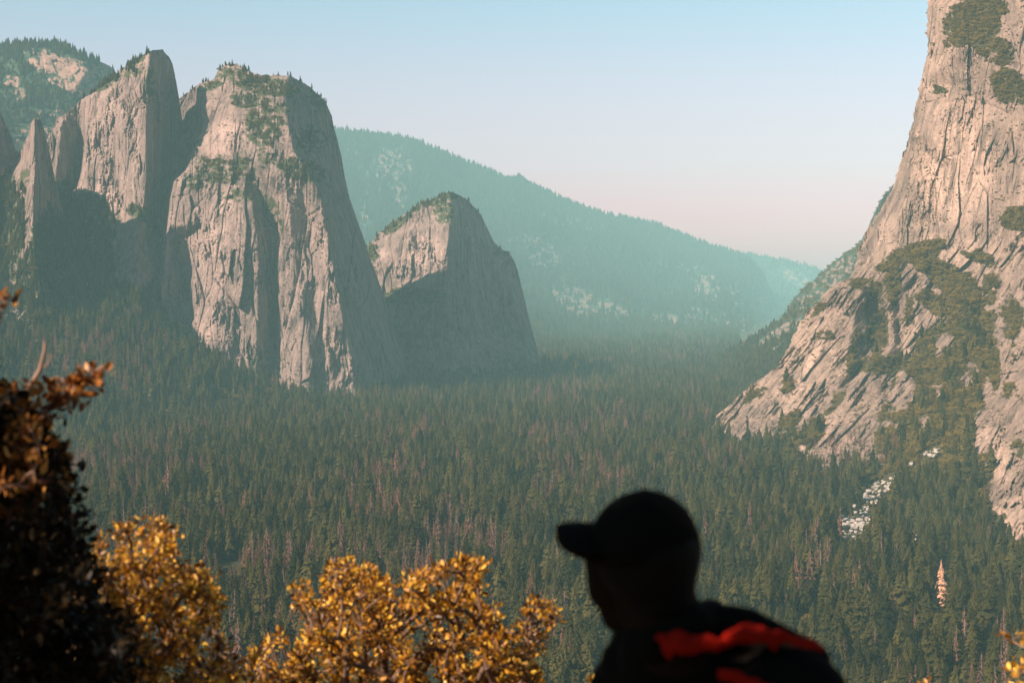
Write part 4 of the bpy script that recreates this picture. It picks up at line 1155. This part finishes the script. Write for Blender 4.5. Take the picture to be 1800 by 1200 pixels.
# unseen tree and bush, leaves placed along sun rays to shade hiker and dark tree
SUNV = np.array(Vector((-0.66, -0.42, 0.60)).normalized())
def sun_pts(targets, t0, t1, n, spread, seed):
    r = np.random.default_rng(seed); out = []
    for _ in range(n):
        p = np.array(targets[r.integers(len(targets))], float)
        out.append(p + SUNV * r.uniform(t0, t1) + r.normal(0, spread, 3))
    return np.array(out)
hik = [P(x, y, 2.8) for x in range(1000, 1500, 40) for y in range(860, 1400, 40)]
lits = [(np.array(P(1178, 1102, 2.60)), .004), (np.array(P(1220, 1108, 2.60)), .010), (np.array(P(1292, 1088, 2.62)), .006), (np.array(P(1335, 1096, 2.62)), .010), (np.array(P(1385, 1106, 2.64)), .008)]  # gaps left in the crown so sun spots fall on the red hood
def keep(pos):
    m = np.ones(len(pos), bool)
    for c_, rad_ in lits:
        v = pos - c_; t = v @ SUNV; perp = v - t[:, None] * SUNV
        m &= (np.linalg.norm(perp, axis=1) > rad_ + .042)
    fx, fy = unproject(pos)
    m &= ~((pos[:, 1] > .2) & (fx > -60) & (fx < 1860) & (fy > -60) & (fy < 1260))
    return m
def off_rays(cs):
    m = np.ones(len(cs), bool)
    for c_, rad_ in lits:
        v = cs - c_; t = v @ SUNV; m &= np.linalg.norm(v - t[:, None] * SUNV, axis=1) > rad_ + .07
    return cs[m]
lz = float(look_z(np.array([-3.0]), np.array([.6]))[0])
shrub("shade_tree", off_rays(sun_pts(hik, 3.0, 4.6, 2100, .08, 31)), (-2.6, .4, lz - .05), .06, M["shadeleaf"], M["dbark"],
      "unseen leafy tree beside the lookout, crown shaped to shade the hiker", "tree", nleaf=26, crad=.14, rtr=.09, seed=33, keep=keep)
drk = [P(x, y, 5.0) for x in range(-300, 180, 30) for y in range(800, 1300, 30)] + [P(x, y, 6.5) for x in range(40, 250, 30) for y in range(1010, 1300, 30) if x < 150 + (y - 1000) * .5] + [P(x, y, 6.8) for (x, y) in ((250, 1060), (240, 1090), (300, 1110), (220, 1040), (330, 1180), (280, 1160))]
shrub("shade_bush", sun_pts(drk, 1.7, 2.6, 800, .06, 35), (-3.2, 3.9, float(look_z(np.array([-3.2]), np.array([3.9]))[0]) - .05), .05, M["shadeleaf"], M["dbark"],  # added out of view to block sun from dark tree and amber shrub
      "unseen dense dark bush beside the lookout, added to shade the dark tree", "shrub", nleaf=26, crad=.12, rtr=.05, seed=36, keep=keep)
print("shrubs", round(time.time() - T0, 1))

# ================================================================== the hiker
_bm = bmesh.new(); bmesh.ops.create_icosphere(_bm, subdivisions=3, radius=1)
BALL_V = np.array([v.co[:] for v in _bm.verts]); BALL_F = np.array([[v.index for v in f.verts] for f in _bm.faces]); _bm.free()
def solid(name, balls, voxel, mat, parent=None, smooth_it=6):
    """tapered chains of overlapping balls fused into one continuous skin"""
    VV, FF = [], []; off = 0
    for (p0, p1, r0, r1) in balls:
        p0 = Vector(p0); p1 = Vector(p1)
        r0 = Vector((r0,) * 3) if isinstance(r0, (int, float)) else Vector(r0); r1 = Vector((r1,) * 3) if isinstance(r1, (int, float)) else Vector(r1)
        L = (p1 - p0).length; n = max(1, int(L / (0.3 * min(min(r0), min(r1))))) if L > 1e-6 else 1
        for i in range(n + 1 if L > 1e-6 else 1):
            t = i / n; c_ = p0.lerp(p1, t); rr = r0.lerp(r1, t)
            VV.append(BALL_V * np.array(rr) + np.array(c_)); FF.append(BALL_F + off); off += len(BALL_V)
    me = bpy.data.meshes.new(name); VV = np.concatenate(VV); FF = np.concatenate(FF)
    me.vertices.add(len(VV)); me.vertices.foreach_set("co", VV.astype(np.float32).ravel())
    me.loops.add(FF.size); me.loops.foreach_set("vertex_index", FF.astype(np.int32).ravel())
    me.polygons.add(len(FF)); me.polygons.foreach_set("loop_start", np.arange(0, FF.size, 3, dtype=np.int32)); me.polygons.foreach_set("loop_total", np.full(len(FF), 3, np.int32))
    me.update(calc_edges=True)
    o = bpy.data.objects.new(name, me); C.objects.link(o)
    md = o.modifiers.new("r", "REMESH"); md.mode = "VOXEL"; md.voxel_size = voxel
    sm = o.modifiers.new("s", "SMOOTH"); sm.iterations = smooth_it; sm.factor = .5
    dg = bpy.context.evaluated_depsgraph_get(); ev = o.evaluated_get(dg)
    me2 = bpy.data.meshes.new_from_object(ev); o.modifiers.clear(); o.data = me2; bpy.data.meshes.remove(me)
    me2.materials.clear(); me2.materials.append(mat)
    me2.polygons.foreach_set("use_smooth", np.ones(len(me2.polygons), bool))
    if parent: o.parent = parent
    return o
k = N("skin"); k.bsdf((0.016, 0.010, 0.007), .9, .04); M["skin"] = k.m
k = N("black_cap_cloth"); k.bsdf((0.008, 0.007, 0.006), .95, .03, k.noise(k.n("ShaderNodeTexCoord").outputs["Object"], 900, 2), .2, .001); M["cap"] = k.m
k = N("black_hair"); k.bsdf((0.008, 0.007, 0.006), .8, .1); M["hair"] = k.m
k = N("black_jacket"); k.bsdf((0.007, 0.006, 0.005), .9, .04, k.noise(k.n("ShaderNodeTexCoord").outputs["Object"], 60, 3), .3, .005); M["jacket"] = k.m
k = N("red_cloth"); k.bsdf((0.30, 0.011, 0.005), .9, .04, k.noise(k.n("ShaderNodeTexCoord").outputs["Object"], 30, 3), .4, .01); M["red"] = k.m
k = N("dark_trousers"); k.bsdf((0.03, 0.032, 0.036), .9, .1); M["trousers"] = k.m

hroot = bpy.data.objects.new("person", None); C.objects.link(hroot)
tag(hroot, "hiker in black cap and dark jacket with red hood, looking over the valley", "person")
HD = 2.72
hc = P(1128, 975, HD)                       # middle of the head
gz0 = float(look_z(np.array([hc[0]]), np.array([hc[1]]))[0])
hroot.location = (float(hc[0]), float(hc[1]), gz0)
hz0 = float(hc[2]) - gz0                    # head centre height above ground
px2 = HD / F
def h(px, py, dy=0.0): return ((px - 1128) * px2, dy, hz0 - (py - 975) * px2)   # local point in the plane of the head
fdx, fdy = -.80, .60                        # the way the face points
B = []
# cranium, face, jaw, chin, nose, brow, ears
B += [(h(1136, 955), h(1136, 955), (.090, .090, .092), 0)]
B[-1] = (B[-1][0], B[-1][1], B[-1][2], B[-1][2])
B += [(h(1105, 985, .020), h(1092, 1040, .045), (.074, .070, .075), (.056, .054, .05))]
B += [(h(1096, 1075, .055), h(1092, 1098, .07), .040, .030), (h(1130, 1060, .01), h(1098, 1092, .06), .050, .034)]
B += [(h(1058, 1005, .085), h(1050, 1022, .10), .010, .014), (h(1078, 985, .075), h(1090, 985, .08), .022, .022)]
B += [(h(1085, 1060, .085), h(1090, 1058, .09), .014, .014)]
B += [(h(1150, 1005, -.082), h(1152, 1030, -.080), (.016, .010, .022), (.011, .008, .014))]
# neck and trunk
B += [(h(1150, 1010, 0), h(1180, 1160, -.03), .062, .070)]
sL, sR = Vector(h(1130, 1250, .09)), Vector(h(1388, 1215, -.10))
ch = (sL + sR) / 2
B += [(h(1180, 1150, -.02), ch + Vector((0, 0, -.06)), .085, (.15, .11, .12)), (sL, sR, .075, .075)]
B += [(ch + Vector((0, 0, -.05)), ch + Vector((0, 0, -.40)), (.165, .115, .13), (.145, .11, .12)), (ch + Vector((0, 0, -.40)), ch + Vector((0, 0, -.52)), (.145, .11, .12), (.155, .12, .11))]
hipz = hz0 - .76
arms = []
for s_, S_ in ((-1, sL), (1, sR)):
    el = S_ + Vector((s_ * .07, -.02, -.30)); wr = el + Vector((s_ * .01, .10, -.24))
    arms += [(S_, el, .056, .042), (el, wr, .040, .028)]
    B += arms[-2:]
    pm = wr + Vector((0, .03, -.07)); B += [(wr, pm, .026, (.020, .036, .03))]
    for q in range(4):
        b_ = pm + Vector((0, -.024 + .018 * q, -.02)); L_ = (.030, .036, .038, .033)[q]
        k1 = b_ + Vector((-s_ * .004, .004, -L_)); B += [(b_, k1, .0085, .0075), (k1, k1 + Vector((-s_ * .012, .003, -L_ * .7)), .0075, .006)]
    B += [(wr + Vector((0, .03, -.03)), wr + Vector((-s_ * .012, .062, -.065)), .012, .009), (wr + Vector((-s_ * .012, .062, -.065)), wr + Vector((-s_ * .016, .07, -.095)), .009, .007)]
legs = []
cx0 = ch.x; cy0 = ch.y
for s_ in (-1, 1):
    hp = Vector((cx0 + s_ * .09, cy0, hipz)); kn = Vector((cx0 + s_ * .11, cy0 + .02, hipz * .52)); an = Vector((cx0 + s_ * .12, cy0 - .02, .09))
    legs += [(hp, kn, .085, .056), (kn, an, .055, .038)]
B += legs + [(Vector((cx0 + s_ * .12, cy0 - .03, .045)), Vector((cx0 + s_ * .12, cy0 + .15, .03)), .04, .032) for s_ in (-1, 1)]
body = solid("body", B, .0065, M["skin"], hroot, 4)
# jacket follows trunk and arms
J = [(h(1170, 1140, -.02), ch + Vector((0, 0, -.06)), .080, (.165, .125, .13)), (sL, sR, .090, .088), (ch + Vector((0, 0, -.05)), ch + Vector((0, 0, -.56)), (.18, .13, .13), (.175, .14, .10))]
J += [(a0, a1, r0 + .016, r1 + .014) for (a0, a1, r0, r1) in arms]
J += [(h(1108, 1178, .04), h(1130, 1195, .02), .050, .06)]
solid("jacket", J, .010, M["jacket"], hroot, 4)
T_ = [(a0, a1, r0 + .014, r1 + .016) for (a0, a1, r0, r1) in legs] + [(Vector((cx0, cy0, hipz + .09)), Vector((cx0, cy0, hipz)), (.165, .128, .07), (.16, .125, .09))]
solid("trousers", T_, .010, M["trousers"], hroot, 3)
for s_ in (-1, 1):
    solid("boot", [(Vector((cx0 + s_ * .12, cy0 - .035, .05)), Vector((cx0 + s_ * .12, cy0 + .17, .042)), (.05, .055, .05), (.046, .05, .040)), (Vector((cx0 + s_ * .12, cy0 - .02, .14)), Vector((cx0 + s_ * .12, cy0 - .02, .06)), .052, .052)], .008, M["jacket"], hroot, 3)
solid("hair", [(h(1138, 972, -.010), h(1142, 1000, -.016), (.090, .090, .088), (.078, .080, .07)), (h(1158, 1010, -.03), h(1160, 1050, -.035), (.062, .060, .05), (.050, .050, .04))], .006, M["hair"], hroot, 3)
# collar roll, black, and the bunched red hood behind the neck
solid("collar", [(h(1115, 1130, .03), h(1150, 1120, -.075), .032, .034), (h(1150, 1120, -.075), h(1215, 1085, -.07), .034, .032), (h(1215, 1085, -.07), h(1250, 1078, .0), .032, .026),
                 (h(1215, 1092, -.03), h(1305, 1100, -.03), .040, .038), (h(1305, 1100, -.03), h(1410, 1152, -.06), .038, .040), (h(1180, 1110, .0), h(1140, 1100, .02), .055, .045), (h(1140, 1100, .02), h(1125, 1150, .04), .045, .05)], .007, M["jacket"], hroot, 3)
hood = solid("hood", [(h(1150, 1096, -.118), h(1180, 1102, -.128), .010, .016), (h(1180, 1102, -.128), h(1245, 1104, -.125), .018, .011), (h(1245, 1104, -.125), h(1285, 1088, -.118), .007, .013),
                      (h(1285, 1088, -.118), h(1345, 1090, -.122), .017, .012), (h(1345, 1090, -.122), h(1400, 1102, -.13), .010, .010), (h(1400, 1102, -.13), h(1425, 1110, -.125), .008, .005),
                      (h(1335, 1094, -.12), h(1342, 1116, -.13), .010, .006), (h(1155, 1102, -.12), h(1165, 1124, -.13), .008, .007),
                      (h(1250, 1149, -.145), h(1330, 1169, -.165), .008, .010), (h(1330, 1169, -.165), h(1375, 1194, -.18), .010, .008)], .004, M["red"], hroot, 3)
_co = np.empty(len(hood.data.vertices) * 3, np.float32); hood.data.vertices.foreach_get("co", _co); _co = _co.reshape(-1, 3)
_n = fbm(_co[:, 0] * 28 + _co[:, 2] * 12, _co[:, 2] * 60, 3, 5)
_co[:, 2] += .007 * _n; _co[:, 1] += .006 * fbm(_co[:, 0] * 40, _co[:, 2] * 50, 2, 8)
hood.data.vertices.foreach_set("co", _co.ravel()); hood.data.update()
# cap: shell with band, brim, button
def cap_mesh():
    V, Fc = [], []; nu, nv = 40, 14
    R_ = (.0960, .099, .100); c0 = Vector(h(1133, 968, .0))
    for j in range(nv + 1):
        th = (math.pi / 2 + .12) * j / nv
        for i in range(nu):
            a_ = 2 * math.pi * i / nu
            crease = 1 + .006 * math.cos(6 * a_)
            V.append((c0.x + R_[0] * math.sin(th) * math.cos(a_) * crease, c0.y + R_[1] * math.sin(th) * math.sin(a_) * crease, c0.z + R_[2] * math.cos(th) + .002 * math.sin(3 * a_)))
    for j in range(nv):
        for i in range(nu): Fc.append((j * nu + i, (j + 1) * nu + i, (j + 1) * nu + (i + 1) % nu, j * nu + (i + 1) % nu))
    return V, Fc
V, Fc = cap_mesh()
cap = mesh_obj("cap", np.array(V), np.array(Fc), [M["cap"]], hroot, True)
md = cap.modifiers.new("t", "SOLIDIFY"); md.thickness = .004
# brim: curved, pointing where the face points, drooping
V, Fc = [], []; c0 = Vector(h(1133, 908, .0)); ba = math.atan2(.34, -.94); nu, nv = 24, 8
for j in range(nv + 1):
    for i in range(nu + 1):
        u_ = (i / nu - .5) * 2; a_ = ba + u_ * 1.05
        ri = .084; ro = ri + .066 * math.sqrt(max(0, 1 - abs(u_) ** 4))
        r_ = ri + (ro - ri) * j / nv
        V.append((c0.x + r_ * math.cos(a_), c0.y + r_ * math.sin(a_), c0.z - .022 - .036 * u_ * u_ - .004 * (j / nv)))
for j in range(nv):
    for i in range(nu): a0 = j * (nu + 1) + i; Fc.append((a0, a0 + 1, a0 + nu + 2, a0 + nu + 1))
brim = mesh_obj("brim", np.array(V), np.array(Fc), [M["cap"]], cap, True)
md = brim.modifiers.new("t", "SOLIDIFY"); md.thickness = .017; md.offset = 0
mm = brim.modifiers.new("b", "BEVEL"); mm.width = .004; mm.segments = 2
bt = solid("button", [(h(1133, 862, 0), h(1133, 862, 0), (.008, .008, .005), (.008, .008, .005))], .0015, M["cap"], cap, 1)
print("hiker", round(time.time() - T0, 1))

for a_ in SCAT: do_scat(*a_)
print("scatter", round(time.time() - T0, 1))

# ================================================================== haze
k = N("haze_air")
pv = k.n("ShaderNodeVolumePrincipled")
HAZE_D, HAZE_C, HAZE_A = 0.56e-4, (0.50, 0.97, 1.0), -0.3
pv.inputs["Color"].default_value = (*HAZE_C, 1)
pv.inputs["Density"].default_value = HAZE_D
pv.inputs["Anisotropy"].default_value = HAZE_A
k.l(pv.outputs[0], k.out.inputs["Volume"])
bm = bmesh.new(); bmesh.ops.create_cube(bm, size=1)
me = bpy.data.meshes.new("haze"); bm.to_mesh(me); bm.free(); me.materials.append(k.m)
hz = bpy.data.objects.new("haze", me); C.objects.link(hz)
ztop = max(float(v[0][..., 2].max()) for v in MASS.values()) + 15
zbot = -330
allx = [float(np.abs(v[0][..., 0]).max()) for v in MASS.values()]
hz.scale = (18000, 20000, ztop - zbot); hz.location = (0, 18600 - 10000, (ztop + zbot) / 2)
tag(hz, "pale smoky blue-green haze filling the valley air", "haze", kind="stuff")
print("haze top", ztop, "max x", max(allx))

# ================================================================== light
SUN = Vector((-0.66, -0.42, 0.60)).normalized()
elev = math.asin(SUN.z); az = math.atan2(SUN.x, SUN.y)
ld = bpy.data.lights.new("sun", "SUN"); ld.energy = 5.0; ld.angle = math.radians(0.5); ld.color = (1.0, 0.785, 0.66)
lo = bpy.data.objects.new("sun", ld); C.objects.link(lo); lo.rotation_euler = SUN.to_track_quat("Z", "Y").to_euler()
w = bpy.data.worlds.new("World"); scene.world = w; w.use_nodes = True
nt = w.node_tree; nt.nodes.clear()
wo = nt.nodes.new("ShaderNodeOutputWorld"); bg = nt.nodes.new("ShaderNodeBackground")
sky = nt.nodes.new("ShaderNodeTexSky"); sky.sky_type = "NISHITA"; sky.sun_disc = False
sky.sun_elevation = elev; sky.sun_rotation = az; sky.air_density = 1.0; sky.dust_density = 2.0; sky.ozone_density = 1.0
tc = nt.nodes.new("ShaderNodeTexCoord"); sx = nt.nodes.new("ShaderNodeSeparateXYZ"); nt.links.new(tc.outputs["Generated"], sx.inputs[0])
rp = nt.nodes.new("ShaderNodeValToRGB"); nt.links.new(sx.outputs["Z"], rp.inputs[0])
SKY = [(0.0, (1.84, .50, .70)), (0.045, (1.64, .52, .72)), (0.09, (1.30, .67, .80)), (0.17, (.82, .79, .80)), (0.26, (.27, .42, .47)), (1.0, (.07, .22, .30))]
while len(rp.color_ramp.elements) < len(SKY): rp.color_ramp.elements.new(.5)
for e, (p_, c_) in zip(rp.color_ramp.elements, SKY): e.position = p_; e.color = (*c_, 1)
mx = nt.nodes.new("ShaderNodeMix"); mx.data_type = "RGBA"; mx.blend_type = "MULTIPLY"; mx.inputs[0].default_value = 1
nt.links.new(sky.outputs[0], mx.inputs[6]); nt.links.new(rp.outputs[0], mx.inputs[7])
# the smoky glow is brightest down the valley, dimmer over the rest of the sky
mr = nt.nodes.new("ShaderNodeMapRange"); mr.inputs[1].default_value = .66; mr.inputs[2].default_value = .92; mr.inputs[3].default_value = .65; mr.inputs[4].default_value = 1.0
mr.interpolation_type = "SMOOTHSTEP"; nt.links.new(sx.outputs["Y"], mr.inputs[0])
vm = nt.nodes.new("ShaderNodeVectorMath"); vm.operation = "SCALE"; nt.links.new(mx.outputs[2], vm.inputs[0]); nt.links.new(mr.outputs[0], vm.inputs["Scale"])
nt.links.new(vm.outputs[0], bg.inputs[0]); bg.inputs[1].default_value = 0.12
nt.links.new(bg.outputs[0], wo.inputs[0])

scene.view_settings.view_transform = "Standard"; scene.view_settings.look = "None"
scene.view_settings.exposure = 0.95; scene.view_settings.gamma = 1
cy = scene.cycles
cy.max_bounces = 4; cy.diffuse_bounces = 2; cy.glossy_bounces = 1; cy.transmission_bounces = 2; cy.volume_bounces = 1; cy.transparent_max_bounces = 4
cy.use_denoising = True; cy.caustics_reflective = False; cy.caustics_refractive = False
print("script", round(time.time() - T0, 1))
